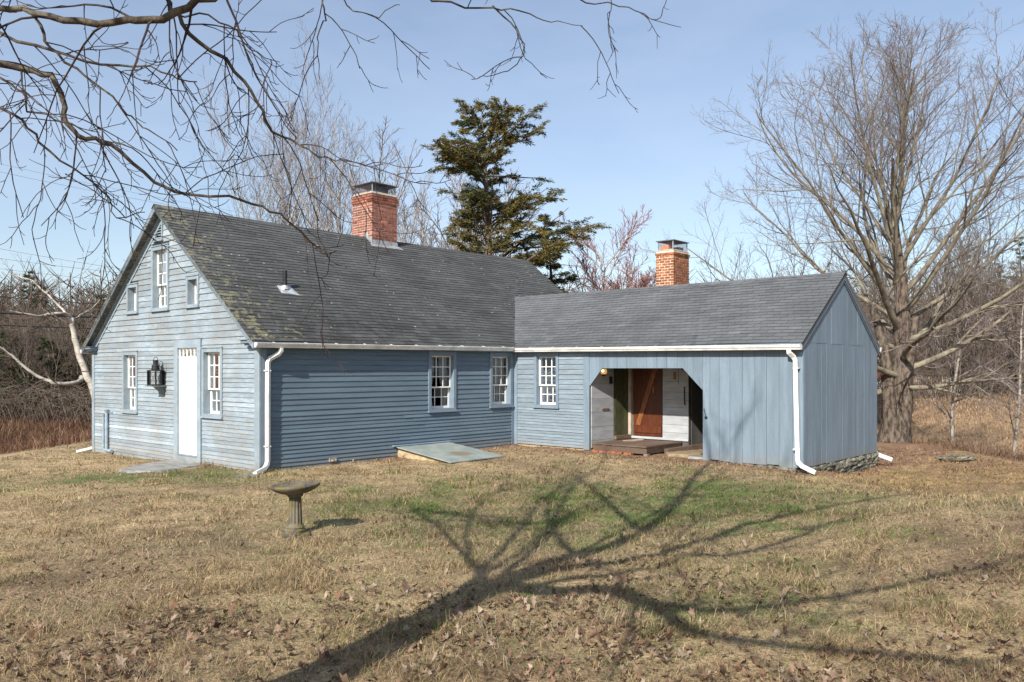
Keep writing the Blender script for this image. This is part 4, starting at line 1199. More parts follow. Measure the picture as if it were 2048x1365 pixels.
flag('flagstone', 'broken grey flagstone on the ground inside the porch', 'flagstone', [(7.8, -4.55), (8.1, -4.3), (8.9, -4.32), (9.3, -4.62), (8.8, -5.0), (8.35, -5.1), (7.95, -5.0)], -0.12, 0.035, 'concrete_tan', -0.35)
flag('flagstone', 'small grey flagstone by the porch opening edge', 'flagstone', [(7.75, -5.1), (8.3, -5.17), (8.75, -5.1), (8.9, -5.45), (8.2, -5.55), (7.8, -5.5)], -0.14, 0.01, 'slate_slab', 0.3)
flag('door_slab', 'flat grey stone slab before the white gable door', 'stone step', [(-0.06, 3.42), (-0.5, 3.32), (-1.15, 2.95), (-1.72, 2.45), (-1.55, 1.72), (-1.25, 1.55), (-0.6, 1.72), (-0.06, 2.0)], -0.3, -0.03, 'slate_slab', 0.3)
flag('splash_stone', 'small flat stone under the corner downspout outlet', 'stone', [(-0.2, -0.2), (-0.3, -0.02), (-0.62, -0.12), (-0.75, -0.36), (-0.5, -0.48), (-0.28, -0.42)], -0.12, -0.028, 'slate_slab', 0.1)

# cellar bulkhead
b0 = (4.28, 0.0, 0.0)
bk = at_house('cellar_bulkhead', *b0, 'low slanting cellar hatch of grey green sheet metal against the house wall', 'cellar hatch')
def hz(s): return 0.225 + 0.118 * s * 1.0   # s is negative outward
def slab3(pts, th):
    k = len(pts); V = [(x, y, z - th) for x, y, z in pts] + list(pts)
    F = [tuple(range(k))[::-1], tuple(range(k, 2 * k))] + [(i, (i + 1) % k, k + (i + 1) % k, k + i) for i in range(k)]; return V, F
V, F = slab3([(3.44, -0.03, hz(0)), (3.42, -1.88, hz(-1.86)), (5.13, -1.86, hz(-1.84)), (5.10, -0.03, hz(0))], 0.022); mk('hatch_cover', V, F, M['hatch'], None).parent = bk
bk.children[0].location = (-b0[0], -b0[1], -b0[2])
V, F = slab3([(3.50, -0.06, hz(0) - .024), (3.48, -1.80, hz(-1.78) - .024), (5.06, -1.80, hz(-1.78) - .024), (5.05, -0.06, hz(0) - .024)], 0.035); mk('cover_frame', mv(V, *b0), F, M['weather_wood'], bk, tone=-0.2)
V = [(3.52, -0.02, -0.2), (3.52, -1.5, -0.2), (3.52, -1.5, hz(-1.5) - .062), (3.52, -0.02, hz(0) - .062), (3.66, -0.02, -0.2), (3.66, -1.5, -0.2), (3.66, -1.5, hz(-1.5) - .062), (3.66, -0.02, hz(0) - .062)]
mk('cheek_wall', mv(V, *b0), BOXF, M['concrete_tan'], bk, tone=0.05)
V = [(x + 1.38, y, z) for x, y, z in V]
mk('cheek_wall', mv(V, *b0), BOXF, M['concrete_tan'], bk, tone=0.0)
V, F = [], []
box(V, F, 3.36, 5.17, -0.10, -0.021, 0.232, 0.25); mk('ledge_board', mv(V, *b0), F, M['trim_paint'], bk, tone=0.5)

# wall lantern
b0 = (-0.20, 4.06, 1.62)
lan = at_house('wall_lantern', *b0, 'large black iron lantern on a small shelf by the white door', 'lantern')
LH = 0.37; LR = 0.19
V, F = [], []
for j in range(8):
    a = 2 * math.pi * (j + .5) / 8; x, y = LR * math.cos(a), LR * math.sin(a)
    box(V, F, x - .012, x + .012, y - .012, y + .012, 0.02, LH)
mk('cage', V, F, M['black_iron'], lan, tone=0.0)
V, F = [], []
lathe(V, F, [(0.0, 0.0), (LR + .02, 0.0), (LR + .02, 0.03), (0.0, 0.031)], (0, 0, 0), 16); mk('base_plate', V, F, M['black_iron'], lan, tone=0.0)
V, F = [], []
lathe(V, F, [(LR + .025, LH), (LR + .02, LH + 0.02), (0.10, LH + 0.05), (0.095, LH + 0.12), (0.105, LH + 0.125), (0.075, LH + 0.17), (0.06, LH + 0.175), (0.055, LH + 0.24), (0.07, LH + 0.245), (0.065, LH + 0.28), (0.0, LH + 0.285)], (0, 0, 0), 16)
mk('lantern_roof', V, F, M['black_iron'], lan, tone=0.0)
for j in range(8):
    a0 = 2 * math.pi * (j + .5) / 8; a1 = 2 * math.pi * (j + 1.5) / 8; r = LR - .006
    p0 = (r * math.cos(a0), r * math.sin(a0)); p1 = (r * math.cos(a1), r * math.sin(a1))
    mk('pane', [(*p0, 0.03), (*p1, 0.03), (*p1, LH), (*p0, LH)], [(0, 1, 2, 3)], M['glass'], lan)
    if j % 2 == 0:
        V, F = [], []
        r = LR + .004; p0 = (r * math.cos(a0), r * math.sin(a0)); p1 = (r * math.cos(a1), r * math.sin(a1))
        tube(V, F, [(*p0, 0.04), (*p1, LH - .01)], 0.005, 4); tube(V, F, [(*p0, LH - .01), (*p1, 0.04)], 0.005, 4); mk('cross_wire', V, F, M['black_iron'], lan, tone=0.0)
V, F = [], []
lathe(V, F, [(0.03, 0.03), (0.03, 0.15), (0.0, 0.155)], (0, 0, 0), 10); mk('candle', V, F, M['white_paint'], lan, tone=0.0)
V, F = [], []
pts = [(0.1, 0.0 - 0.02, LH + 0.05)]
for j in range(13):
    a = math.pi * (0.0 + 1.25 * j / 12); pts.append((0.05, -0.02 + 0.10 - 0.14 * math.cos(a) + 0.02, LH + 0.24 + 0.13 * math.sin(a)))
tube(V, F, [(0.1, -0.14, LH + .02), (0.07, -0.09, LH + .15)] + pts[1:], 0.008, 5); mk('carry_hook', V, F, M['black_iron'], lan, tone=0.0)
V, F = [], []
tube(V, F, [(0.1, -0.18, LH), (0.1, -0.2, LH + .12), (0.1, -0.19, LH + 0.24)], [0.014, 0.012, 0.004], 6); mk('finial', V, F, M['black_iron'], lan, tone=0.0)
V, F = [], []
box(V, F, -0.2, 0.178, -0.2, 0.16, -0.028, -0.002)
V += [(0.175, -0.10, -0.03), (-0.10, -0.10, -0.03), (0.175, -0.10, -0.27), (0.175, -0.055, -0.03), (-0.10, -0.055, -0.03), (0.175, -0.055, -0.27)]
F += [(8, 9, 10), (11, 13, 12), (8, 10, 13, 11), (9, 12, 13, 10), (8, 11, 12, 9)]
mk('shelf', V, F, M['gable_trim'], lan, tone=-0.25)

lan.scale = (0.88, 0.88, 0.88)
# lit porch lamp
b0 = (7.86, -2.70, 1.95)
pl = at_house('porch_lamp', *b0, 'small round amber porch lamp, lit, at the opening corner', 'lamp')
V, F = [], []
lathe(V, F, [(0.0, -0.10), (0.05, -0.09), (0.078, -0.05), (0.082, 0.0), (0.07, 0.04), (0.05, 0.055)], (0, 0, 0), 16)
ml, nt, b_, _ = new_mat('amber_glass'); b_.inputs['Base Color'].default_value = (0.8, 0.42, 0.12, 1); b_.inputs['Roughness'].default_value = 0.2
b_.inputs['Emission Color'].default_value = (1.0, 0.55, 0.18, 1); b_.inputs['Emission Strength'].default_value = 0.35
mk('globe', V, F, ml, pl, smooth=True)
V, F = [], []
lathe(V, F, [(0.0, -0.03), (0.028, -0.02), (0.03, 0.01), (0.0, 0.03)], (-0.062, -0.02, 0), 10)
mb, nt, b_, _ = new_mat('lamp_bulb'); b_.inputs['Emission Color'].default_value = (1.0, 0.8, 0.45, 1); b_.inputs['Emission Strength'].default_value = 6.0
mk('bulb', V, F, mb, pl, smooth=True)
V, F = [], []
lathe(V, F, [(0.06, 0.05), (0.075, 0.06), (0.06, 0.10), (0.02, 0.13), (0.02, 0.27)], (0, 0, 0), 12); lathe(V, F, [(0.0, -0.14), (0.035, -0.13), (0.06, -0.085)], (0, 0, 0), 12)
mk('cap', V, F, M['black_iron'], pl, tone=0.0)

# bird bath
BB = (-2.66, 10.12)
bbz = float(ground_z(BB[0], BB[1]))
bath = tag(empty('bird_bath', (BB[0], BB[1], bbz), 0.3), 'mossy concrete bird bath with fluted pedestal on the lawn', 'bird bath')
V, F = [], []
box(V, F, -0.165, 0.165, -0.15, 0.15, -0.05, 0.03); mk('foot_slab', V, F, M['mossy'], bath)
V, F = [], []
lathe(V, F, [(0.0, 0.03), (0.122, 0.03), (0.125, 0.065), (0.11, 0.085), (0.118, 0.095), (0.1, 0.12), (0.088, 0.135)], n=32)
lathe(V, F, [(0.088, 0.135), (0.086, 0.15), (0.080, 0.3), (0.074, 0.44), (0.074, 0.46)], n=48, flute=lambda j, z: -0.14 if j % 4 in (0, 1) and 0.14 < z < 0.45 else 0.0)
lathe(V, F, [(0.074, 0.46), (0.095, 0.475), (0.098, 0.5), (0.0, 0.505)], n=32)
mk('pedestal', V, F, M['mossy'], bath)
V, F = [], []
lathe(V, F, [(0.0, 0.495), (0.09, 0.497), (0.17, 0.515), (0.25, 0.55), (0.292, 0.585), (0.302, 0.60), (0.30, 0.615), (0.287, 0.622), (0.27, 0.612), (0.24, 0.592), (0.15, 0.575), (0.0, 0.570)], n=40, tilt=(0.05, -0.02))
mk('bowl', V, F, M['mossy'], bath, smooth=True)

# ------------------------------------------------------------------ bare trees
def unit(x, y, z):
    l = math.sqrt(x * x + y * y + z * z) or 1.0; return x / l, y / l, z / l
def grow(out, rr, p, d, length, r0, r1, level, P):
    """wandering polyline with tropism, then its side shoots; out collects (pts, radii, level)."""
    lv = P[level]; n = lv['n']; st = length / n
    pts = [p]; rad = [r0]; dirs = [d]
    x, y, z = p; dx, dy, dz = d
    for i in range(n):
        w = lv['wander']
        up = lv['up'] + lv.get('curl', 0.0) * (i / n - 0.35)
        dx, dy, dz = unit(dx + rr.gauss(0, w), dy + rr.gauss(0, w), dz + rr.gauss(0, w) + up)
        x += dx * st; y += dy * st; z += dz * st
        f = (i + 1) / n
        pts.append((x, y, z)); rad.append(r0 + (r1 - r0) * f); dirs.append((dx, dy, dz))
    out.append((pts, rad, level))
    shoots(out, rr, pts, rad, dirs, length, level, P)

def shoots(out, rr, pts, rad, dirs, length, level, P):
    if level + 1 >= len(P): return
    c = P[level + 1]; n = len(pts) - 1
    m = c['count']; m = int(m * (0.7 + 0.6 * rr.random()) * (min(1.5, length / c['per']) if 'per' in c else 1.0) + 0.5)
    az = rr.uniform(0, 6.28)
    for k in range(m):
        f = c['from'] + (1 - c['from']) * (k + rr.random()) / m
        q = f * n; i = min(int(q), n - 1); u = q - i
        p = tuple(pts[i][j] + (pts[i + 1][j] - pts[i][j]) * u for j in range(3))
        d = dirs[i + 1]
        ang = R(c['angle'] + rr.gauss(0, c.get('asd', 8))); az += 2.4 + rr.gauss(0, 0.5)
        ref = (0, 0, 1) if abs(d[2]) < 0.9 else (1, 0, 0)
        a = unit(d[1] * ref[2] - d[2] * ref[1], d[2] * ref[0] - d[0] * ref[2], d[0] * ref[1] - d[1] * ref[0])
        b = (d[1] * a[2] - d[2] * a[1], d[2] * a[0] - d[0] * a[2], d[0] * a[1] - d[1] * a[0])
        ca, sa = math.cos(az), math.sin(az); cg, sg = math.cos(ang), math.sin(ang)
        nd = unit(*(d[j] * cg + (a[j] * ca + b[j] * sa) * sg for j in range(3)))
        L = c['len'] * length * (1.15 - 0.65 * f) * rr.uniform(0.65, 1.25) if c.get('rel', True) else c['len'] * rr.uniform(0.6, 1.3)
        rb = rad[i] + (rad[i + 1] - rad[i]) * u
        r = max(min(rb * c['rr'], c.get('rmax', 9)), c['rmin'])
        grow(out, rr, p, nd, L, r, c['rmin'] * 0.7, level + 1, P)

def tubes_np(branches, levels, minr=0.0):
    """all branches of the given levels joined into one vertex/face set."""
    groups = {}
    for pts, rad, lv in branches:
        if lv not in levels: continue
        k = 10 if rad[0] > 0.12 else 7 if rad[0] > 0.05 else 5 if rad[0] > 0.018 else 3
        groups.setdefault((len(pts), k), []).append((pts, rad))
    VV, FF, off = [], [], 0
    for (n, k), lst in groups.items():
        Pn = np.array([a for a, _ in lst], dtype=np.float64); Rn = np.maximum(np.array([b for _, b in lst], dtype=np.float64), minr)
        T = np.gradient(Pn, axis=1); T /= np.linalg.norm(T, axis=2, keepdims=True) + 1e-9
        D = Pn[:, -1] - Pn[:, 0]
        ref = np.where((np.abs(D[:, 2]) > 0.8 * np.linalg.norm(D, axis=1))[:, None], np.array([[1.0, 0.13, 0]]), np.array([[0.1, 0.05, 1.0]]))[:, None, :]
        A = ref - T * np.sum(ref * T, axis=2, keepdims=True); A /= np.linalg.norm(A, axis=2, keepdims=True) + 1e-9
        B = np.cross(T, A)
        ang = 2 * np.pi * np.arange(k) / k
        ring = A[:, :, None, :] * np.cos(ang)[None, None, :, None] + B[:, :, None, :] * np.sin(ang)[None, None, :, None]
        V = Pn[:, :, None, :] + ring * Rn[:, :, None, None]
        m = len(lst)
        base = (np.arange(m) * n * k)[:, None, None]; i = np.arange(n - 1)[None, :, None] * k; j = np.arange(k)[None, None, :]; j2 = (j + 1) % k
        f = np.stack([base + i + j, base + i + j2, base + i + k + j2, base + i + k + j], -1).reshape(-1, 4) + off
        VV.append(V.reshape(-1, 3)); FF.append(f); off += m * n * k
    if not VV: return np.zeros((0, 3)), np.zeros((0, 4), int)
    return np.concatenate(VV), np.concatenate(FF)

def tree_parts(branches, tl, mats, minr=0.0):
    """two meshes: trunk (levels < tl) and crown (the rest)."""
    res = []
    lv = sorted({b[2] for b in branches})
    for nm, sel, mat in (('trunk', [l for l in lv if l < tl], mats[0]), ('crown', [l for l in lv if l >= tl], mats[1])):
        V, F = tubes_np(branches, sel, minr)
        if len(V): res.append((nm, np_mesh(nm, V, [F], M[mat], make=False, smooth=True)))
    return res
def plant(name, parts, X, Y, rz, sc, label, cat, group=None, z=None, sxy=None):
    o = empty(name, (X, Y, (float(ground_z(X, Y, False)) - 0.08) if z is None else z), rz)
    o.scale = (sxy or sc, sxy or sc, sc)
    for nm, me in parts:
        link(bpy.data.objects.new(nm, me), o)
    return tag(o, label, cat, group)

# --- the big maple on the right
rr = random.Random(42)
br = []
P_M = [dict(), dict(n=9, wander=0.075, up=0.035),
       dict(n=7, wander=0.10, up=0.035, count=9, angle=36, len=0.46, rr=0.55, rmin=0.012, rmax=0.08, **{'from': 0.22}),
       dict(n=5, wander=0.13, up=0.045, count=8, angle=36, len=0.52, rr=0.5, rmin=0.006, **{'from': 0.12}),
       dict(n=4, wander=0.16, up=0.05, count=7, angle=38, len=0.55, rr=0.6, rmin=0.0045, **{'from': 0.1})]
tp, trd = [], []
for i in range(15):
    f = i / 14; zz = 9.4 * f
    tp.append((0.16 * math.sin(f * 5.0) + 0.12 * f, 0.10 * math.sin(f * 7 + 1), zz)); trd.append(0.40 * (1 - f) ** 1.25 + 0.045 + 0.12 * math.exp(-zz / 0.45))
br.append((tp, trd, 0))
br.append(([(0.05, -0.12, 0.0), (0.22, -0.2, 1.2), (0.34, -0.15, 2.6), (0.62, -0.1, 4.2)], [0.3, 0.22, 0.17, 0.11], 0))
br.append(([(-0.08, -0.05, 0.0), (-0.24, -0.1, 1.3), (-0.32, 0.0, 3.0), (-0.75, 0.05, 4.6)], [0.3, 0.22, 0.17, 0.11], 0))
az = 0.4
for i in range(32):
    f = i / 31; z0 = 1.7 + 5.6 * f; az += 2.39996
    x0, y0 = 0.16 * math.sin(z0 / 9.4 * 5), 0.0
    el = R(6 + 66 * f ** 1.05 + rr.gauss(0, 5))
    d = (math.cos(az) * math.cos(el), math.sin(az) * math.cos(el), math.sin(el))
    # reach of the crown along this direction
    bx, bz = 7.2, 6.5; cz = 6.8
    A_ = (d[0] ** 2 + d[1] ** 2) / bx ** 2 + d[2] ** 2 / bz ** 2; B_ = 2 * d[2] * (z0 - cz) / bz ** 2; C_ = ((z0 - cz) / bz) ** 2 - 1
    L = (-B_ + math.sqrt(max(B_ * B_ - 4 * A_ * C_, 0.01))) / (2 * A_) * rr.uniform(0.86, 1.02)
    if f < 0.2: L *= 0.8 + 0.2 * rr.random()
    r = 0.115 - 0.055 * f + rr.uniform(-.02, .02)
    grow(br, rr, (x0, y0, z0), d, L, r, 0.014, 1, P_M)
br.append(([(0.28, 0.05, 9.3), (0.35, 0.0, 10.6), (0.5, 0.05, 12.2), (0.55, 0.0, 13.2)], [0.05, 0.04, 0.025, 0.01], 1))
shoots(br, rr, br[-1][0], br[-1][1], [(0.1, 0, 1)] * 4, 4.5, 1, P_M)
V1, F1 = tubes_np(br, [0]); V2, F2 = tubes_np(br, [1, 2]); V3, F3 = tubes_np(br, [3, 4])
MX, MY = 12.55, 27.0
maple = tag(empty('maple_tree', (MX, MY, float(ground_z(MX, MY)) - 0.1)), 'huge bare old maple with spreading lichen-covered limbs beside the wing', 'tree')
def ridged(V, F, n_z, H, rf, cx_=lambda z: 0.0, cy_=lambda z: 0.0, n=110, seed=1):
    zz = np.linspace(0, H, n_z); th = 2 * np.pi * np.arange(n) / n
    Z, T = np.meshgrid(zz, th, indexing='ij')
    rid = fbm(np.cos(T) * 6.5 + 7 + 0.3 * Z, np.sin(T) * 6.5 + 0.5 * Z, seed, 4) - 0.5; lump = fbm(T * 0.8 + 3, Z * 0.9, seed + 5, 3) - 0.5
    rr_ = rf(Z) * (1 + 0.42 * rid + 0.34 * lump) + 0.10 * np.exp(-Z / 0.4) * np.cos(5 * T + 1)
    X_ = cx_(Z) + rr_ * np.cos(T); Y_ = cy_(Z) + rr_ * np.sin(T)
    i, j = np.meshgrid(np.arange(n_z - 1), np.arange(n), indexing='ij'); q = np.stack([i * n + j, i * n + (j + 1) % n, (i + 1) * n + (j + 1) % n, (i + 1) * n + j], -1).reshape(-1, 4)
    return np.concatenate([V, np.stack([X_, Y_, Z], -1).reshape(-1, 3)]), np.concatenate([F, q + len(V)])
V1, F1 = ridged(V1, F1, 90, 5.6, lambda z: 0.38 - 0.034 * z + 0.08 * np.exp(-z / .5), lambda z: 0.16 * np.sin(z / 9.4 * 5) + 0.12 * z / 9.4, lambda z: 0.1 * np.sin(z / 9.4 * 7 + 1), seed=4)
np_mesh('trunk', V1, [F1], M['maple_bark'], maple, smooth=True)
lm = np_mesh('limbs', V2, [F2], M['maple_limb'], maple, smooth=True)
np_mesh('crown', V3, [F3], M['maple_twig'], maple)
# --- the near tree whose limbs hang into the top of the picture and shade the lawn
rr = random.Random(5)
KX, KY = -SUN_DX / math.tan(SUN_EL), -SUN_DY / math.tan(SUN_EL)   # shadow shift per metre of height
def under(u, v, h):
    """a limb point at height h whose shadow lands on the lawn where the photograph shows it."""
    d = 1650 * 2.0 / (v - 738); gx_ = (u - 1024) / 1650 * d
    return (gx_ - KX * h, d - KY * h, h)
def pv(u, v, d): return ((u - 1024) / 1650 * d, d, 2 - (v - 738) / 1650 * d)
nb = []
fork = under(1000, 1182, 3.6)
base = (fork[0] - 0.15, fork[1] - 0.1, float(ground_z(fork[0], fork[1])) - 0.1)
nb.append(([base, (base[0] + .03, base[1], 0.5), (base[0] + .05, base[1] + .05, 1.6), (fork[0] - .03, fork[1], 2.8), fork], [0.45, 0.27, 0.22, 0.20, 0.18], 0))
def spline(pts, n):
    P_ = [pts[0]] + list(pts) + [pts[-1]]; out = []
    for i in range(len(pts) - 1):
        p0, p1, p2, p3 = (np.array(q, dtype=float) for q in P_[i:i + 4])
        for k in range(n):
            t = k / n
            out.append(tuple(0.5 * (2 * p1 + (p2 - p0) * t + (2 * p0 - 5 * p1 + 4 * p2 - p3) * t * t + (3 * p1 - p0 - 3 * p2 + p3) * t ** 3)))
    return out + [tuple(pts[-1])]
P_N = [dict(), dict(n=8, wander=0.1, up=0.05),
       dict(n=6, wander=0.13, up=0.05, count=8, angle=42, len=0.36, rr=0.42, rmin=0.010, rmax=0.03, **{'from': 0.3}),
       dict(n=5, wander=0.15, up=0.05, count=5, angle=40, len=0.45, rr=0.5, rmin=0.006, **{'from': 0.2}),
       dict(n=4, wander=0.17, up=0.06, count=3, angle=40, len=0.5, rr=0.6, rmin=0.004, **{'from': 0.15})]
def limb(out, pts, r0, r1, P, level=1, n=4, sub=True):
    pp = spline(pts, n); m = len(pp)
    jit = [tuple(c + rr.gauss(0, 0.012) for c in p) for p in pp[1:-1]]; pp = [pp[0]] + jit + [pp[-1]]
    rad = [r0 + (r1 - r0) * i / (m - 1) for i in range(m)]
    dirs = [unit(*(pp[min(i + 1, m - 1)][j] - pp[max(i - 1, 0)][j] for j in range(3))) for i in range(m)]
    L = sum(math.dist(pp[i], pp[i + 1]) for i in range(m - 1))
    out.append((pp, rad, level))
    if sub: shoots(out, rr, pp, rad, dirs, L, level, P)
fk = (1000, 1182, 3.6)
for path, r0 in (([fk, (1160, 1118, 4.8), (1285, 1062, 6.1), (1350, 1003, 7.2), (1405, 935, 8.4), (1440, 900, 9.8)], 0.135),
                 ([fk, (1150, 1150, 4.1), (1300, 1120, 4.9), (1480, 1052, 5.9), (1700, 1003, 7.0), (1900, 965, 8.0)], 0.10),
                 ([fk, (955, 1140, 4.4), (930, 1075, 5.5), (945, 1015, 6.6), (1000, 975, 7.8), (1020, 940, 9.5)], 0.038),
                 ([fk, (1120, 1195, 3.9), (1240, 1200, 4.2), (1340, 1245, 4.5), (1450, 1290, 4.9), (1800, 1325, 5.6), (2100, 1350, 6.2)], 0.10),
                 ([(1240, 1195, 4.2), (1430, 1240, 4.8), (1700, 1195, 5.6), (2060, 1140, 6.6)], 0.065),
                 ([(1300, 1120, 4.9), (1480, 1105, 5.5), (1640, 1058, 6.4), (1760, 1012, 7.4)], 0.06),
                 ([(1160, 1118, 4.8), (1110, 1070, 5.8), (1092, 1005, 6.9), (1130, 950, 8.2)], 0.055),
                 ([(1285, 1062, 6.1), (1210, 1000, 7.2), (1150, 950, 8.4), (1100, 930, 9.6)], 0.055)):
    limb(nb, [under(*q) for q in path], r0, 0.022, P_N)
# the crown above, and limbs that lean out ahead
for k, (az_, el_, L, z0) in enumerate(((60, 70, 7.5, 0.0), (150, 50, 6.0, -.2), (215, 45, 6.0, -.4), (270, 45, 6.0, -.3), (120, 74, 8.0, 0.0))):
    d = (math.cos(R(az_)) * math.cos(R(el_)), math.sin(R(az_)) * math.cos(R(el_)), math.sin(R(el_)))
    grow(nb, rr, (fork[0], fork[1], fork[2] + z0), d, L, 0.05, 0.018, 1, P_N)
# hanging sprays: their own twig habit, drooping then turning up at the tips
P_H = [dict(), dict(),
       dict(n=9, wander=0.10, up=-0.06, curl=0.42, count=5, per=2.2, angle=48, asd=16, len=0.85, rel=False, rr=0.42, rmin=0.005, rmax=0.0095, **{'from': 0.08}),
       dict(n=7, wander=0.11, up=-0.08, curl=0.60, count=3.2, angle=46, asd=14, len=0.40, rel=False, rr=0.65, rmin=0.0037, **{'from': 0.15}),
       dict(n=4, wander=0.08, up=0.06, curl=0.6, count=2.0, angle=48, asd=12, len=0.10, rel=False, rr=0.8, rmin=0.0030, **{'from': 0.35})]
hb = []
top = lambda x, y, z: (x, y, z)
P_R = [dict(P_H[0]), dict(P_H[1])] + [dict(q) for q in P_H[2:]]
P_R[2].update(count=2.6, len=0.5); P_R[3].update(count=2.2, len=0.24)
P_H[2].update(count=6.5); P_H[3].update(count=3.6)
def hang(path, r0, r1, root=None, sub=True, n=3):
    pts = [pv(*q) for q in path]
    if root: pts = list(root) + pts
    limb(hb, pts, r0, r1, P_R if path[-1][0] > 560 and path[-1][1] < 300 else P_H, 1, n, sub)
ra = (fork[0] + .1, fork[1] + .5, 4.6)
hang([(430, -60, 5.2), (390, 0, 5.2), (330, 38, 5.2), (250, 45, 5.2), (150, 35, 5.3), (70, 25, 5.4), (-30, 18, 5.5), (-200, 30, 5.7)], 0.029, 0.02, [(fork[0], fork[1], 3.7), (-2.6, 4.1, 5.2)])
hang([(325, -20, 5.6), (350, 30, 5.6), (400, 85, 5.7), (470, 140, 5.8), (515, 205, 5.9), (545, 262, 6.0), (600, 295, 6.0), (650, 315, 6.1), (692, 326, 6.1)], 0.020, 0.004, [(-2.4, 5.3, 5.2)])
hang([(-120, 90, 6.0), (0, 122, 6.0), (65, 140, 6.0), (110, 165, 6.0), (126, 200, 6.0), (131, 240, 6.0), (155, 270, 6.0), (205, 285, 6.1), (250, 313, 6.2), (310, 360, 6.3), (380, 390, 6.4), (500, 410, 6.5), (560, 430, 6.6), (620, 482, 6.7), (665, 520, 6.8), (695, 538, 6.8)], 0.030, 0.0042, [(fork[0], fork[1], 3.6), (-3.9, 4.6, 4.6)])
hang([(-150, 30, 5.8), (0, 62, 5.8), (100, 98, 5.8), (200, 128, 5.8), (300, 134, 5.8), (360, 160, 5.9), (390, 165, 5.9)], 0.018, 0.004, [(-3.4, 4.4, 4.9)])
hang([(60, 20, 5.4), (85, 70, 5.4), (110, 108, 5.4), (170, 155, 5.5), (225, 200, 5.5), (265, 240, 5.6), (300, 262, 5.6), (355, 302, 5.7)], 0.013, 0.004, None)
hang([(-160, 160, 6.2), (0, 212, 6.2), (55, 258, 6.2), (100, 305, 6.3), (165, 350, 6.3), (215, 398, 6.4), (235, 432, 6.4), (290, 425, 6.4)], 0.017, 0.004, [(-3.9, 4.6, 4.6)])
hang([(-120, 100, 5.6), (0, 160, 5.6), (40, 185, 5.6), (60, 225, 5.6), (120, 240, 5.6), (190, 275, 5.7), (250, 290, 5.7)], 0.012, 0.004, None)
hang([(350, 30, 5.6), (420, 30, 5.7), (470, 60, 5.8), (490, 85, 5.8), (520, 110, 5.9), (560, 125, 5.9)], 0.008, 0.003, None)
hang([(640, -60, 6.2), (643, 0, 6.2), (648, 25, 6.2), (640, 60, 6.2), (636, 110, 6.2), (640, 160, 6.2)], 0.011, 0.003, [(-1.9, 5.2, 5.6)])
hang([(680, -50, 6.2), (690, 0, 6.2), (710, 25, 6.2), (760, 30, 6.3), (800, 10, 6.3)], 0.008, 0.003, None)
hang([(840, -70, 6.4), (860, 0, 6.4), (930, 15, 6.5), (1000, 15, 6.6), (1060, 30, 6.7), (1100, 45, 6.8), (1165, 52, 6.8)], 0.014, 0.003, [(-2.2, 4.6, 5.5), (-1.3, 5.8, 5.5)])
hang([(985, 12, 6.6), (1020, 50, 6.6), (1048, 95, 6.6), (1030, 130, 6.6), (985, 152, 6.6), (958, 155, 6.6)], 0.008, 0.003, None)
hang([(1110, -80, 7.0), (1140, -20, 7.0), (1190, 5, 7.1), (1260, 15, 7.2), (1300, 35, 7.2), (1362, 55, 7.3)], 0.010, 0.003, [(-0.6, 6.6, 5.6)])
hang([(1210, -40, 7.2), (1222, 10, 7.2), (1215, 40, 7.2), (1228, 68, 7.2)], 0.006, 0.003, None)
nt_ = tag(empty('maple_tree', base), 'near bare tree whose dark branches hang into the top of the picture', 'tree')
def shift(V): return V - np.array(base)[None]
V1, F1 = tubes_np(nb, [0, 1]); V2, F2 = tubes_np(nb, [2, 3, 4]); V3, F3 = tubes_np(hb, [1]); V4, F4 = tubes_np(hb, [2, 3, 4])
np_mesh('trunk', shift(V1), [F1], M['near_bark'], nt_, smooth=True)
np_mesh('crown', shift(V2), [F2], M['near_twig'], nt_)
np_mesh('hanging_limbs', shift(V3), [F3], M['near_bark'], nt_, smooth=True)
np_mesh('hanging_twigs', shift(V4), [F4], M['near_twig'], nt_, smooth=True)['kind'] = 'stuff'

# --- prototypes of the trees farther off
def proto(seed, H, r, P, mats, stems=1, lean=0.08, spread=0.0, minr=0.0, tl=2):
    r_ = random.Random(seed); b = []
    for s in range(stems):
        a = r_.uniform(0, 6.28)
        d = unit(math.cos(a) * lean * r_.uniform(.3, 1.3), math.sin(a) * lean * r_.uniform(.3, 1.3), 1)
        grow(b, r_, (spread * math.cos(a) * r_.random(), spread * math.sin(a) * r_.random(), 0), d, H * r_.uniform(0.8, 1.0), r * r_.uniform(.7, 1.1), 0.012, 0, P)
    return tree_parts(b, tl, mats, minr)
def PT(c1, c2, c3, a1=28, up=0.05, l1=0.5, f1=0.25, w=0.05, rm=1.0, up0=0.02):
    return [dict(n=10, wander=w, up=up0),
            dict(n=8, wander=0.07, up=up, count=c1, angle=a1, len=l1, rr=0.5, rmin=0.016 * rm, rmax=0.1, **{'from': f1}),
            dict(n=6, wander=0.10, up=up, count=c2, angle=34, len=0.42, rr=0.5, rmin=0.009 * rm, **{'from': 0.15}),
            dict(n=4, wander=0.13, up=up, count=c3, angle=36, len=0.48, rr=0.6, rmin=0.006 * rm, **{'from': 0.1})]
tall = [proto(s, 15.5, 0.17, PT(13, 8, 7, 26, 0.06, 0.52, 0.2, rm=1.15), ('grey_bark', 'grey_twig'), st, 0.12, 0.4) for s, st in ((101, 2), (102, 1), (103, 3))]
shrubby = [proto(s, 7.5, 0.08, PT(9, 7, 5, 34, 0.04, 0.5, 0.12, rm=1.3), ('wood_bark', 'wood_twig'), 4, 0.3, 0.9) for s in (111, 112, 113)]
pale = [proto(s, 8.5, 0.09, PT(11, 9, 7, 34, 0.04, 0.5, 0.2, rm=1.3), ('tan_bark', 'grey_twig'), 3, 0.3, 0.8) for s in (121, 122)]
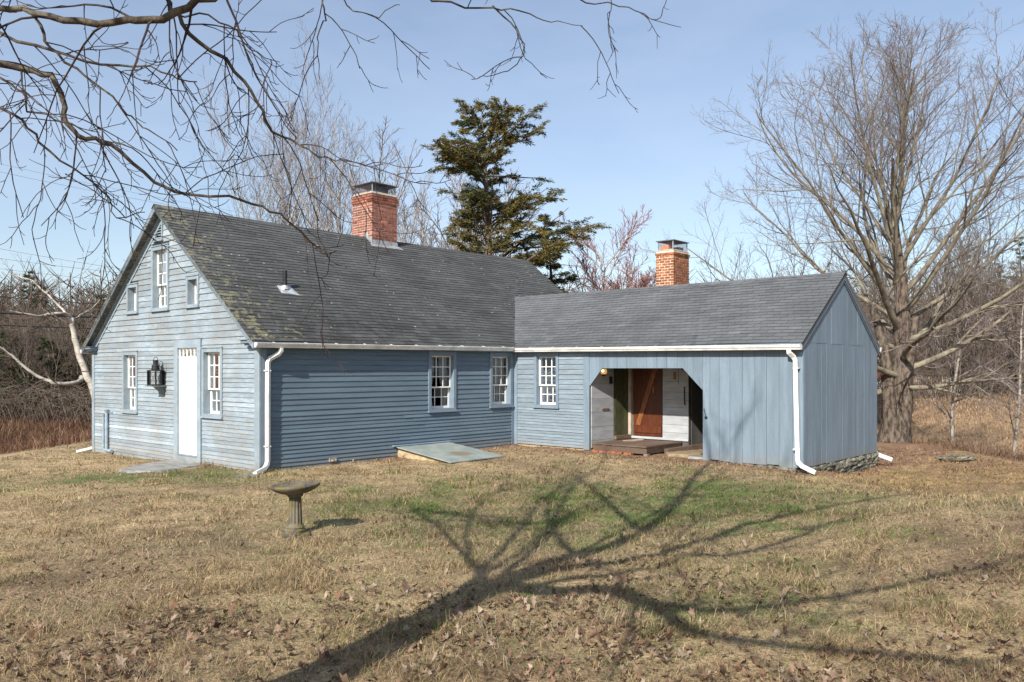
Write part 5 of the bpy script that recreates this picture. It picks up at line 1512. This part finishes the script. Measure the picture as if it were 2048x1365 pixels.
redm = proto(131, 8.0, 0.14, PT(14, 11, 9, 42, 0.05, 0.6, 0.2, rm=1.8), ('grey_bark', 'red_twig'), 2, 0.25, 0.3)
slim = proto(141, 9.0, 0.09, PT(14, 7, 5, 55, 0.03, 0.3, 0.12, rm=1.0), ('grey_bark', 'grey_twig'), 1, 0.05, tl=1)
mature = [proto(s, 12.0, 0.16, PT(14, 9, 6, 42, 0.05, 0.45, 0.25, rm=1.4), ('wood_bark', 'wood_twig'), 1, 0.1) for s in (151, 152)]
def uvd(u, d): return (u - 1024) / 1650 * d, d
rr = random.Random(77)
tl_ = [('leftmost bare grey tree behind the roof, leaning left', 535, 48, 0.98, 0), ('slender bare grey tree behind the roof, second from the left', 598, 50, 0.92, 1),
       ('bare grey tree behind the middle of the left roof', 628, 53, 0.86, 2), ('tall bare grey tree behind the roof, left of the large chimney', 665, 47, 1.0, 0),
       ('bare grey tree just left of the large chimney', 700, 50, 0.92, 1), ('low bare tree directly behind the large chimney', 742, 55, 0.74, 2)]
for i, (lab, u, d, sc, k) in enumerate(tl_):
    plant('bare_tree', tall[k], *uvd(u, d), [0.3, 1.7, 2.9, 4.1, 5.2, 0.9][i], 1.13 * sc * d / 48, lab, 'tree', 'tall bare trees behind the main roof')
for i, (lab, u, d, sc) in enumerate((('pale twiggy tree right of the large chimney', 822, 44, 1.06), ('pale twiggy tree between chimney and hemlock', 862, 46, 0.96), ('low pale shrubby tree left of the hemlock trunk', 905, 42, 0.74), ('pale shrubby tree behind the hemlock', 1010, 48, 0.75))):
    plant('bare_tree', pale[i % 2], *uvd(u, d), rr.uniform(0, 6), 1.36 * sc * d / 42, lab, 'tree', 'pale twiggy trees behind the roof')
plant('thin_tree', slim, *uvd(838, 45), 1.0, 1.32, 'single thin bare tree rising right of the large chimney', 'tree')
plant('red_maple_tree', redm, *uvd(1215, 42), 2.0, 1.12, 'rounded bare maple with reddish buds behind the wing roof', 'tree')
plant('red_maple_tree', redm, *uvd(1265, 47), 4.4, 1.0, 'smaller bare maple with reddish buds by the small chimney', 'tree')
for i, (u, d, sc, k) in enumerate(((1440, 46, 0.78, 0), (1500, 50, 0.95, 1), (1555, 44, 0.85, 0), (1600, 52, 1.0, 1), (1650, 48, 0.9, 0))):
    plant('bare_tree', mature[k], *uvd(u, d), rr.uniform(0, 6), sc * d / 60, ['first', 'second', 'third', 'fourth', 'fifth'][i] + ' bare tree from the small chimney, behind the wing ridge', 'tree', 'bare trees behind the wing ridge')
# woods on the right
for i in range(22):
    u = 1730 + i * 19 + rr.uniform(-14, 14); d = rr.uniform(56, 84); k = rr.randrange(2)
    plant('bare_tree', mature[k], *uvd(u, d), rr.uniform(0, 6), rr.uniform(0.72, 1.0), 'bare brown tree in the wood behind the large maple', 'tree', 'bare trees of the wood on the right')
for i in range(26):
    u = 1740 + i * 17 + rr.uniform(-14, 14); d = rr.uniform(54, 64) if u > 1800 else rr.uniform(42, 56)
    plant('bare_shrub', shrubby[rr.randrange(3)], *uvd(u, d), rr.uniform(0, 6), rr.uniform(0.5, 0.78), 'brown bare shrub at the wood edge behind the large maple', 'shrub', 'bare shrubs at the right wood edge')
plant('young_tree', slim, *uvd(1905, 29.5), 0.6, 0.92, 'young straight tree with pale trunk right of the large maple', 'tree')
plant('young_tree', slim, *uvd(2026, 25.5), 2.6, 0.8, 'young bare tree by the right picture edge', 'tree')
# woods on the left
for i in range(34):
    u = -150 + i * 12.5 + rr.uniform(-10, 10); d = rr.uniform(44, 62)
    plant('bare_shrub', shrubby[rr.randrange(3)], *uvd(u, d), rr.uniform(0, 6), rr.uniform(0.6, 0.85), 'brown bare small tree in the thicket left of the house', 'tree', 'thicket left of the house')
for i in range(12):
    u = -160 + i * 34 + rr.uniform(-14, 14); d = rr.uniform(60, 80)
    plant('bare_tree', mature[rr.randrange(2)], *uvd(u, d), rr.uniform(0, 6), rr.uniform(0.5, 0.68), 'taller bare tree behind the thicket left of the house', 'tree', 'bare trees of the left wood')
# leaning birch behind the gable corner
P_B = [dict(), dict(n=8, wander=0.06, up=0.0), dict(n=7, wander=0.12, up=0.02, count=6, angle=45, len=0.4, rr=0.4, rmin=0.006, rmax=0.02, **{'from': 0.3}),
       dict(n=5, wander=0.14, up=0.0, count=5, angle=40, len=0.45, rr=0.6, rmin=0.0045, **{'from': 0.15})]
bb = []; D = 29.0; rr = random.Random(9)
limb(bb, [(*uvd(215, D), -1.2), pv(190, 790, D), pv(172, 745, D), pv(152, 690, D), pv(145, 650, D), pv(140, 632, D), pv(120, 628, D - .4), pv(95, 630, D - .6), pv(70, 632, D - 1), pv(20, 622, D - 1.5)], 0.15, 0.02, P_B, 1)
limb(bb, [pv(163, 755, D), pv(155, 765, D - .3), pv(120, 768, D - .8), pv(90, 760, D - 1), pv(55, 738, D - 1.2), pv(25, 712, D - 1.4), pv(-10, 690, D - 1.7)], 0.085, 0.03, P_B, 1)
limb(bb, [pv(142, 640, D), pv(118, 612, D + .4), pv(90, 585, D + .5), pv(60, 560, D + .8), pv(10, 548, D + 1)], 0.05, 0.012, P_B, 1)
limb(bb, [pv(146, 640, D), pv(160, 632, D + .5), pv(180, 620, D + .9), pv(200, 600, D + 1.2)], 0.04, 0.012, P_B, 1)
bo = (*uvd(215, D), -1.2)
birch = tag(empty('birch_tree', bo), 'broken leaning white birch at the left house corner', 'tree')
V1, F1 = tubes_np(bb, [1]); V2, F2 = tubes_np(bb, [2, 3])
np_mesh('trunk', V1 - np.array(bo), [F1], M['birch_bark'], birch, smooth=True); np_mesh('crown', V2 - np.array(bo), [F2], M['wood_twig'], birch)

# ------------------------------------------------------------------ evergreens
def evergreen(name, X, Y, H, prof, seed, label, cols, nb_, spray, r0=0.22, zlow=0.25, z=None, group=None, upsw=0.15, ragged=0.0, big=1.0):
    """conifer with flat needle sprays; prof(f, az) = branch reach at height fraction f."""
    r_ = random.Random(seed); npr = np.random.default_rng(seed)
    b = [([(0.25 * math.sin(f * 4) * f, 0.1 * math.sin(f * 6), H * f) for f in [i / 12 for i in range(13)]], [r0 * (1 - i / 12) ** 0.9 + 0.015 for i in range(13)], 0)]
    VV, FF, CC = [], [], []
    az = 0.0; sprays = []
    for i in range(nb_):
        f = zlow + (1 - zlow) * (i + r_.random()) / nb_
        az += 2.4 + r_.gauss(0, .4 + ragged); L = prof(f, az) * r_.uniform(0.7 - 0.3 * ragged, 1.08 + .1 * ragged)
        if L < 0.15: continue
        zc = H * f; n = 8; p = [0.25 * math.sin(f * 4) * f, 0.1 * math.sin(f * 6), zc]; pts = [tuple(p)]
        el = -0.05 + upsw * 3 * f + r_.gauss(0, .12 + .2 * ragged); a2 = az; step = L / n
        for k in range(n):
            a2 += r_.gauss(0, .09); el += 0.035 if k > 4 else -0.015
            p = [p[0] + math.cos(a2) * math.cos(el) * step, p[1] + math.sin(a2) * math.cos(el) * step, p[2] + math.sin(el) * step]; pts.append(tuple(p))
        b.append((pts, [0.012 + 0.05 * (L / 4) * (1 - k / n) for k in range(n + 1)], 1))
        tone = r_.random(); dens = 1.0 if r_.random() > 0.18 + 0.15 * ragged else 0.25
        ns = max(3, int(L * 5.0 * dens))
        for s in range(ns):
            q = (0.22 + 0.78 * (s + r_.random()) / ns) * n; k = min(int(q), n - 1); u = q - k
            c = [pts[k][j] + (pts[k + 1][j] - pts[k][j]) * u for j in range(3)]
            side = r_.choice((-1, 1)); bl = L * 0.26 * r_.uniform(0.5, 1.2) + 0.15
            ba = a2 + side * R(r_.uniform(30, 70)); be = el * 0.4 + r_.gauss(-0.12, .2)
            e = [c[0] + math.cos(ba) * bl, c[1] + math.sin(ba) * bl, c[2] + math.sin(be) * bl]
            b.append(([tuple(c), tuple((c[j] + e[j]) / 2 for j in range(3)), tuple(e)], [0.008, 0.006, 0.004], 1))
            sprays.append((c, e, tone, bl))
    # needle quads along every spray
    cs = np.array([s[0] for s in sprays]); es = np.array([s[1] for s in sprays]); tn = np.array([s[2] for s in sprays]); bls = np.array([s[3] for s in sprays])
    cnt = spray; m = len(sprays)
    idx = np.repeat(np.arange(m), cnt); u = npr.random(len(idx)) ** 0.8
    base_ = cs[idx] + (es - cs)[idx] * u[:, None] + npr.normal(0, 0.045, (len(idx), 3))
    dirv = (es - cs)[idx]; dirv /= np.linalg.norm(dirv, axis=1, keepdims=True) + 1e-9
    dirv = dirv + npr.normal(0, 0.65, dirv.shape) * np.array([1, 1, 0.6]); dirv[:, 2] -= 0.15
    dirv /= np.linalg.norm(dirv, axis=1, keepdims=True)
    wv = np.cross(dirv, npr.normal(0, 1, dirv.shape)); wv /= np.linalg.norm(wv, axis=1, keepdims=True) + 1e-9
    ln = npr.uniform(0.09, 0.21, len(idx))[:, None] * big; wd = npr.uniform(0.010, 0.026, len(idx))[:, None]
    q0 = base_ - wv * wd; q1 = base_ + wv * wd; q2 = base_ + dirv * ln + wv * wd * .5; q3 = base_ + dirv * ln - wv * wd * .5
    V = np.stack([q0, q1, q2, q3], 1).reshape(-1, 3); F = np.arange(len(V)).reshape(-1, 4)
    ca, cb = np.array(cols[0]), np.array(cols[1]); tt = np.clip(tn[idx] + npr.normal(0, .18, len(idx)), 0, 1)[:, None]
    col = np.repeat((ca * (1 - tt) + cb * tt) * npr.uniform(0.7, 1.3, (len(idx), 1)), 4, axis=0)
    o = tag(empty(name, (X, Y, (float(ground_z(X, Y, False)) - .1) if z is None else z)), label, 'tree', group)
    V1, F1 = tubes_np(b, [0]); V2, F2 = tubes_np(b, [1])
    np_mesh('trunk', V1, [F1], M['hemlock_bark'], o, smooth=True); np_mesh('branches', V2, [F2], M['hemlock_bark'], o)
    np_mesh('crown', V, [F], M['needle'], o, color=col)
    return o
def hem_prof(f, az):
    right = 0.5 + 0.5 * math.cos(az - 0.1)
    left_len = 2.5 * (1 - ((f - 0.74) / 0.42) ** 2) if f > 0.45 else 1.6 * (f / 0.45)
    right_len = (5.3 - 6.0 * max(0, f - 0.40)) if f > 0.30 else 4.8
    return max(0.8, (left_len * (1 - right) + right_len * right)) * (1.0 if f < 0.95 else 0.7)
HX, HY = uvd(972, 37.5)
evergreen('hemlock_tree', HX, HY, 13.9, hem_prof, 3, 'tall ragged evergreen with olive needles behind the house', ((0.042, 0.060, 0.026), (0.17, 0.135, 0.04)), 100, 80, 0.27, 0.36, z=-0.3, upsw=0.24, ragged=1.0, big=0.9)
evergreen('hemlock_tree', *uvd(1100, 40), 9.6, lambda f, az: 2.5 * (1.12 - f), 8, 'lower dark evergreen right of the tall ragged evergreen', ((0.032, 0.048, 0.026), (0.085, 0.08, 0.032)), 52, 70, 0.16, 0.3, z=-0.3, upsw=0.2, ragged=0.9, big=0.9)
cone = lambda R0: (lambda f, az: R0 * (1.05 - f))
pines = [(62, 62, 8.6, 2.3, 'round topped dark pine above the left thicket'), (88, 66, 7.8, 2.0, 'dark pine beside the round topped one above the left thicket'), (208, 58, 7.2, 2.3, 'dark pine top just left of the gable roof'), (165, 48, 5.6, 2.6, 'low dark evergreen inside the thicket by the birch'),
         (20, 46, 4.6, 2.6, 'low dark evergreen at the left picture edge'), (100, 47, 4.4, 2.4, 'low dark evergreen in the thicket below the round pine'), (1935, 78, 11.0, 2.8, 'dark pine in the wood right of the maple'), (2040, 72, 12.0, 3.0, 'tall dark pine at the right picture edge'), (2000, 80, 10.0, 2.6, 'dark pine near the right picture edge'), (512, 58, 9.3, 1.6, 'small evergreen showing over the roof among bare trees')]
for i, (u, d, H, R0, lab) in enumerate(pines):
    evergreen('pine_tree', *uvd(u, d), H, cone(R0), 20 + i, lab, ((0.030, 0.045, 0.020), (0.06, 0.075, 0.03)), 46, 34, 0.12, 0.12, group='evergreens of the woods')
# ------------------------------------------------------------------ lawn: blades and leaves
npr = np.random.default_rng(12)
def inside_house(X, Y, pad=0.0):
    t, s = to_local(X, Y)
    a = (t > -pad) & (t < HL) & (s > -pad) & (s < GW + pad)
    b = (t > WT - pad) & (t < WB + pad) & (s > WS - pad) & (s <= 0)
    sx = (t + 0.85) / 0.85; sy = (s - 2.5) / 0.95
    return a | b | (sx * sx + sy * sy < 0.9)
def visible_points(n, y0, y1, power=1.0, side=0.72):
    u = npr.random(n)
    if power == 1.0: Y = y0 * (y1 / y0) ** u
    else: Y = (y0 ** (1 - power) + u * (y1 ** (1 - power) - y0 ** (1 - power))) ** (1 / (1 - power))
    X = (npr.random(n) * 2 - 1) * (side * Y + 0.6); return X, Y

def blades(X, Y, length, width, lean, colf, segs=2):
    n = len(X); Z = ground_z(X, Y) - 0.006
    az = npr.uniform(0, 2 * np.pi, n); da = np.stack([np.cos(az), np.sin(az), np.zeros(n)], 1)
    wz = az + np.pi / 2 + npr.normal(0, 0.5, n); wv = np.stack([np.cos(wz), np.sin(wz), np.zeros(n)], 1) * width[:, None]
    p0 = np.stack([X, Y, Z], 1); up = np.array([0, 0, 1.0])
    c, s = np.cos(lean)[:, None], np.sin(lean)[:, None]
    p1 = p0 + (up * c + da * s) * (length * 0.5)[:, None]
    l2 = np.minimum(lean + npr.uniform(0.2, 0.8, n), 1.75); c2, s2 = np.cos(l2)[:, None], np.sin(l2)[:, None]
    p2 = p1 + (up * c2 + da * s2) * (length * 0.5)[:, None]
    V = np.stack([p0 - wv, p0 + wv, p1 + wv * 0.8, p1 - wv * 0.8, p2], 1).reshape(-1, 3)
    b = np.arange(n)[:, None] * 5
    q = np.concatenate([b, b + 1, b + 2, b + 3], 1); t = np.concatenate([b + 3, b + 2, b + 4], 1)
    return V, q, t, np.repeat(colf, 5, axis=0)

X, Y = visible_points(400000, 4.2, 25.0)
keep = ~inside_house(X, Y, 0.03) & (X < 12.8) & (X > -12.6)
X, Y = X[keep], Y[keep]
green, brown, lit, n1, n2, n3 = ground_masks(X, Y)
keep = npr.random(len(X)) > np.clip(0.75 * brown + 0.55 * lit - 0.05, 0, 0.9)
X, Y, green, brown, lit, n1, n2, n3 = (q[keep] for q in (X, Y, green, brown, lit, n1, n2, n3))
n = len(X)
gold = sstep(4, 8, X) * sstep(13, 17, Y)
ct = np.array((0.41, 0.305, 0.172)) * (1 - gold[:, None]) + np.array((0.38, 0.265, 0.13)) * gold[:, None]
isg = npr.random(n) < np.clip(green * 1.15 + 0.05, 0, 0.9)
ct = np.where(isg[:, None], np.array((0.115, 0.155, 0.045)) + npr.normal(0, 0.012, (n, 3)), ct)
isb = (~isg) & (npr.random(n) < 0.25 + 0.5 * brown)
ct = np.where(isb[:, None], np.array((0.175, 0.12, 0.078))[None], ct)
ct = np.clip(ct * npr.uniform(0.6, 1.25, (n, 1)) * (0.7 + 0.6 * n2)[:, None] * (0.8 + 0.4 * n3)[:, None], 0.01, 0.8)
tuft = sstep(0.5, 0.72, fbm(X * 2.3, Y * 2.3, 77))
ln = npr.uniform(0.035, 0.085, n) * (1 + 0.9 * tuft) * (1 + 0.35 * isg)
wd = np.maximum(0.0014, 0.00034 * Y) * npr.uniform(0.7, 1.3, n)
lean = np.clip(npr.normal(1.15, 0.33, n), 0.1, 1.52) - 0.25 * tuft
V, q, t, c = blades(X, Y, ln, wd, lean, ct)
Xs, Ys = visible_points(60000, 4.2, 13.0)
gs, bs, ls, m1, m2, m3 = ground_masks(Xs, Ys)
kk_ = (npr.random(len(Xs)) < sstep(0.48, 0.66, fbm(Xs * 0.9 + 5, Ys * 1.6, 91)) + 0.05) & ~inside_house(Xs, Ys, 0.03)
Xs, Ys, gs = Xs[kk_], Ys[kk_], gs[kk_]; n_ = len(Xs)
cs_ = np.where((npr.random(n_) < 0.15 + 0.6 * gs)[:, None], np.array((0.12, 0.15, 0.05)), np.array((0.40, 0.315, 0.20))) * npr.uniform(0.6, 1.2, (n_, 1))
V_, q_, t_, c_ = blades(Xs, Ys, npr.uniform(0.10, 0.21, n_), np.maximum(0.0013, 0.00028 * Ys) * npr.uniform(.7, 1.2, n_), np.clip(npr.normal(1.0, 0.35, n_), 0.2, 1.5), cs_)
q = np.concatenate([q, q_ + len(V)]); t = np.concatenate([t, t_ + len(V)]); V = np.concatenate([V, V_]); c = np.concatenate([c, c_])
tag(np_mesh('dry_grass', V, [q, t], M['blade'], color=c), 'dry straw coloured lawn grass with green patches', 'grass', kind='stuff')

# weedy reddish field on the left, tan field on the right
n = 42000
u = npr.uniform(-260, 330, n); d = 22 + 26 * npr.random(n) ** 0.8
X = (u - 1024) / 1650 * d; Y = d
k = (X < -12.9); X, Y = X[k], Y[k]; n = len(X)
cc = np.array((0.13, 0.070, 0.045))[None] * npr.uniform(0.5, 1.6, (n, 1)) + npr.normal(0, 0.008, (n, 3))
pick = npr.random(n) < 0.18; cc[pick] = np.array((0.30, 0.21, 0.13)) * npr.uniform(.7, 1.2, (pick.sum(), 1))
hgt = npr.uniform(0.25, 0.72, n) * (0.55 + 0.8 * fbm(X * .25, Y * .25, 5))
V, q, t, c = blades(X, Y, hgt, np.maximum(0.004, 0.00030 * Y) * npr.uniform(.6, 1.2, n), np.clip(npr.normal(0.6, 0.4, n), 0, 1.4), np.clip(cc, .01, .6))
tag(np_mesh('dead_weeds', V, [q, t], M['blade'], color=c), 'reddish brown dead weeds in the field left of the house', 'weeds', kind='stuff')
n = 46000
u = npr.uniform(1700, 2350, n); d = 21 + 42 * npr.random(n)
X = (u - 1024) / 1650 * d; Y = d
k = (X > 13.0); X, Y = X[k], Y[k]; n = len(X)
dist = np.hypot(X, Y); fm = sstep(29, 37, dist + 5 * fbm(X * .3, Y * .3, 8))
cc = (np.array((0.17, 0.11, 0.075))[None] * (1 - fm[:, None]) + np.array((0.34, 0.24, 0.15))[None] * fm[:, None]) * npr.uniform(0.6, 1.35, (n, 1))
hgt = npr.uniform(0.12, 0.4, n) * (1.3 - .5 * fm)
V, q, t, c = blades(X, Y, hgt, np.maximum(0.004, 0.0004 * Y) * npr.uniform(.6, 1.2, n), np.clip(npr.normal(0.6, 0.35, n), 0, 1.3), np.clip(cc, .01, .7))
tag(np_mesh('field_grass', V, [q, t], M['blade'], color=c), 'tan rough grass of the field beyond the maple', 'grass', kind='stuff')

# fallen leaves
LEAF = np.array([(0, -0.5), (0.16, -0.22), (0.46, -0.30), (0.30, -0.02), (0.52, 0.22), (0.22, 0.18), (0.0, 0.55), (-0.22, 0.18), (-0.52, 0.22), (-0.30, -0.02), (-0.46, -0.30), (-0.16, -0.22)])
def leaf_field(X, Y, size, tilt_sd, lift):
    n = len(X); k = len(LEAF); Z = ground_z(X, Y) + lift
    az = npr.uniform(0, 6.283, n); tx = npr.normal(0, tilt_sd, n); ty = npr.normal(0, tilt_sd, n); cu = npr.uniform(-0.3, 1.3, n); cv = npr.uniform(-0.3, 0.9, n)
    pts = np.concatenate([LEAF, [[0, 0]]]); lx = pts[None, :, 0] * np.ones((n, 1)) * npr.uniform(.75, 1.1, (n, 1)); ly = pts[None, :, 1] * np.ones((n, 1))
    rag = npr.uniform(0.6, 1.15, (n, k + 1)); rag[:, -1] = 1; lx = lx * rag; ly = ly * rag
    lz = 1.5 * cu[:, None] * lx ** 2 + 1.5 * cv[:, None] * ly ** 2 + tx[:, None] * lx + ty[:, None] * ly + 0.3 * npr.random((n, k + 1))
    lz = lz - lz.min(axis=1, keepdims=True)
    x = lx * np.cos(az)[:, None] - ly * np.sin(az)[:, None]; y = lx * np.sin(az)[:, None] + ly * np.cos(az)[:, None]
    V = np.stack([X[:, None] + x * size[:, None], Y[:, None] + y * size[:, None], Z[:, None] + lz * size[:, None] * 0.9], -1).reshape(-1, 3)
    b = np.arange(n)[:, None, None] * (k + 1); i = np.arange(k)[None, :, None]
    T = np.concatenate([b + i, b + (i + 1) % k, b + k + 0 * i], 2).reshape(-1, 3)
    pal = np.array([(0.21, 0.14, 0.095), (0.25, 0.17, 0.12), (0.15, 0.092, 0.062), (0.32, 0.245, 0.185), (0.19, 0.11, 0.07), (0.105, 0.07, 0.05)])
    c = pal[npr.integers(0, len(pal), n)] * npr.uniform(0.75, 1.2, (n, 1))
    return V, T, np.repeat(c, k + 1, axis=0), k + 1
X, Y = visible_points(30000, 4.3, 24.0)
green, brown, lit, n1, n2, n3 = ground_masks(X, Y)
ptch = fbm(X * 1.1, Y * 1.1, 55)
pr = 0.04 + 1.1 * lit + 0.75 * sstep(0.50, 0.68, ptch) * sstep(10.5, 5.5, Y) + 0.10 * sstep(8.5, 5.2, Y) + 0.3 * brown * sstep(9, 6, Y)
k = (npr.random(len(X)) < pr) & ~inside_house(X, Y, 0.02) & (np.abs(X) < 12.8)
X, Y = X[k], Y[k]
V, T, c, kk = leaf_field(X, Y, npr.uniform(0.03, 0.07, len(X)), 0.6, 0.008)
tag(np_mesh('leaf_litter', V, [T], M['leaf'], color=c), 'scattered brown fallen leaves over the lawn', 'leaves', kind='stuff')
# the larger leaves lying in front, one by one
X, Y = visible_points(900, 4.6, 7.2, side=0.63)
pr = 0.16 + 0.6 * sstep(0.45, 0.65, fbm(X * 1.1, Y * 1.1, 55))
k = npr.random(len(X)) < pr; X, Y = X[k][:190], Y[k][:190]
V, T, c, kk = leaf_field(X, Y, npr.uniform(0.055, 0.095, len(X)), 0.5, 0.02)
for i in range(len(X)):
    v = V[i * kk:(i + 1) * kk]; o0 = np.array((X[i], Y[i], float(v[:, 2].min())))
    t3 = T[:kk - 1]
    o = np_mesh('fallen_leaf', v - o0, [t3], M['leaf'], color=c[i * kk:(i + 1) * kk] * 1.1); o.location = o0
    tag(o, 'large dry brown maple leaf lying on the nearest grass', 'leaf', 'dry leaves on the nearest grass')

# ------------------------------------------------------------------ far bits
# distant wooded hillside: a mass of stems
rr = random.Random(31); dbr = []
for i in range(1500):
    a = R(rr.uniform(-48, 46)); dd = rr.uniform(68, 125); x, y = math.sin(a) * dd, math.cos(a) * dd
    z = float(ground_z(x, y, False)); h = rr.uniform(5, 9)
    p = [(x, y, z - .2), (x + rr.gauss(0, .2), y, z + h * .5), (x + rr.gauss(0, .4), y, z + h)]
    dbr.append((p, [0.11, 0.08, 0.03], 0))
    for k in range(16):
        f = rr.uniform(0.2, 1.0); q = (x + rr.gauss(0, .15), y, z + h * f); az_ = rr.uniform(0, 6.28); L = rr.uniform(0.8, 2.2)
        e = (q[0] + math.cos(az_) * L, q[1] + math.sin(az_) * L, q[2] + L * rr.uniform(.3, 1.1))
        dbr.append(([q, ((q[0] + e[0]) / 2, (q[1] + e[1]) / 2, (q[2] + e[2]) / 2 - .1), e], [0.04, 0.028, 0.014], 1))
V, F = tubes_np(dbr, [0, 1])
tag(np_mesh('distant_woods', V, [F], M['wood_twig']), 'far brown mass of bare woods on the hillside', 'woods', kind='stuff')
# tangled undergrowth along both wood edges
ub = []
for i in range(9000):
    if rr.random() < 0.55: u = rr.uniform(-260, 300); d = rr.uniform(42, 62)
    else: u = rr.uniform(1690, 2300); d = rr.uniform(55, 68) if u > 1820 else rr.uniform(42, 64)
    if u > 1690 and rr.random() < sstep(44, 40, d): continue
    x, y = uvd(u, d); z = float(ground_z(x, y, False)); az_ = rr.uniform(0, 6.28); L = rr.uniform(0.8, 2.6)
    m_ = (x + math.cos(az_) * L * .3, y + math.sin(az_) * L * .3, z + L * .7); e = (x + math.cos(az_) * L * .9, y + math.sin(az_) * L * .9, z + L * rr.uniform(.5, 1.0))
    ub.append(([(x, y, z - .05), m_, e], [0.016, 0.013, 0.008], 0))
V, F = tubes_np(ub, [0])
tag(np_mesh('undergrowth', V, [F], M['wood_twig']), 'tangled brown brush along the wood edges', 'brush', kind='stuff')

# overhead cables on the left
def cable(label, a, b, r, sagm):
    V, F = [], []
    p0 = Vector(pv(*a)); p1 = Vector(pv(*b)); pts = []
    for i in range(25):
        f = i / 24; p = p0.lerp(p1, f); p.z -= sagm * 4 * f * (1 - f); pts.append(tuple(p - p0))
    tube(V, F, pts, r, 5); o = mk('overhead_cable', V, F, M['cable'], None, tone=0.0, smooth=True); o.location = p0
    return tag(o, label, 'cable', 'overhead cables left of the house')
cable('highest thin wire sloping down behind the gable peak', (-120, 318, 45), (620, 452, 60), 0.007, 0.3)
cable('thin wire just below the highest wire behind the gable peak', (-120, 300, 46), (640, 450, 62), 0.006, 0.3)
cable('thin wire crossing the sky left of the gable, upper of three', (-120, 475, 45), (420, 560, 58), 0.008, 0.2)
cable('thin wire crossing the sky left of the gable, middle of three', (-120, 500, 45), (420, 560, 58), 0.008, 0.2)
cable('thin wire crossing the sky left of the gable, lowest of three', (-120, 522, 45), (420, 575, 58), 0.007, 0.2)
cable('upper thick black cable in front of the left woods', (-140, 580, 38), (420, 618, 46), 0.022, 0.15)
cable('middle thick black cable in front of the left woods', (-140, 618, 37), (420, 640, 45), 0.05, 0.1)
cable('lowest thick black cable in front of the left woods', (-140, 644, 37), (420, 660, 45), 0.03, 0.1)

# stone heap on the right crest
sp = (*uvd(1912, 21.3), )
spz = float(ground_z(sp[0], sp[1])) + 0.06
heap = tag(empty('stone_heap', (sp[0], sp[1], spz)), 'low heap of grey stones on the lawn edge right of the maple', 'stones')
rr = random.Random(3)
for i in range(13):
    x = -0.42 + i * 0.072 + rr.uniform(-.03, .03)
    stone(heap, (x, rr.uniform(-.12, .12), 0.02 + rr.uniform(0, .08)), (rr.uniform(.11, .24), rr.uniform(.12, .22), rr.uniform(.05, .10)), rr)
# grey picket fence far off among the shrubs
fx0, fx1 = uvd(1826, 58)[0], uvd(1925, 58)[0]
fz0 = float(ground_z((fx0 + fx1) / 2, 58, False)) + 0.05
fence = tag(empty('picket_fence', ((fx0 + fx1) / 2, 58, fz0)), 'far grey picket fence seen behind the maple trunk', 'fence')
x = fx0
while x < fx1:
    V, F = [], []
    c = x - (fx0 + fx1) / 2; V = [(c, -0.01, 0), (c + .09, -0.01, 0), (c + .09, .01, 0), (c, .01, 0), (c, -0.01, 1.15), (c + .09, -0.01, 1.15), (c + .09, .01, 1.15), (c, .01, 1.15), (c + .045, 0, 1.25)]
    F = BOXF[:1] + BOXF[2:] + [(4, 5, 8), (5, 6, 8), (6, 7, 8), (7, 4, 8)]
    mk('picket', V, F, M['weather_wood'], fence, tone=0.8 + rr.uniform(-.2, .2)); x += 0.155
for z in (0.25, 0.9):
    V, F = [], []
    box(V, F, -(fx1 - fx0) / 2, (fx1 - fx0) / 2, 0.012, 0.05, z, z + 0.08); mk('rail', V, F, M['weather_wood'], fence, tone=0.5)
# small red and white sign beyond the wing corner
sx, sy = uvd(1757, 46); sz = 2 - (770 - 738) / 1650 * 46
sg = tag(empty('road_sign', (sx, sy, float(ground_z(sx, sy, False)))), 'tiny red and white sign beyond the wing corner', 'sign')
g0 = float(ground_z(sx, sy, False))
V, F = [], []
box(V, F, -0.03, 0.03, 0.01, 0.06, 0, sz - g0 + 0.1); mk('post', V, F, M['weather_wood'], sg, tone=0.0)
V, F = [], []
box(V, F, -0.3, 0.3, -0.02, 0.008, sz - g0 + 0.25, sz - g0 + 0.8); mk('red_panel', V, F, plain('sign_red', (0.5, 0.06, 0.04), 0.5, 0.1), sg, tone=0.0)
V, F = [], []
box(V, F, -0.14, 0.32, -0.02, 0.008, sz - g0 - 0.45, sz - g0 + 0.24); mk('white_panel', V, F, M['white_paint'], sg, tone=0.0)
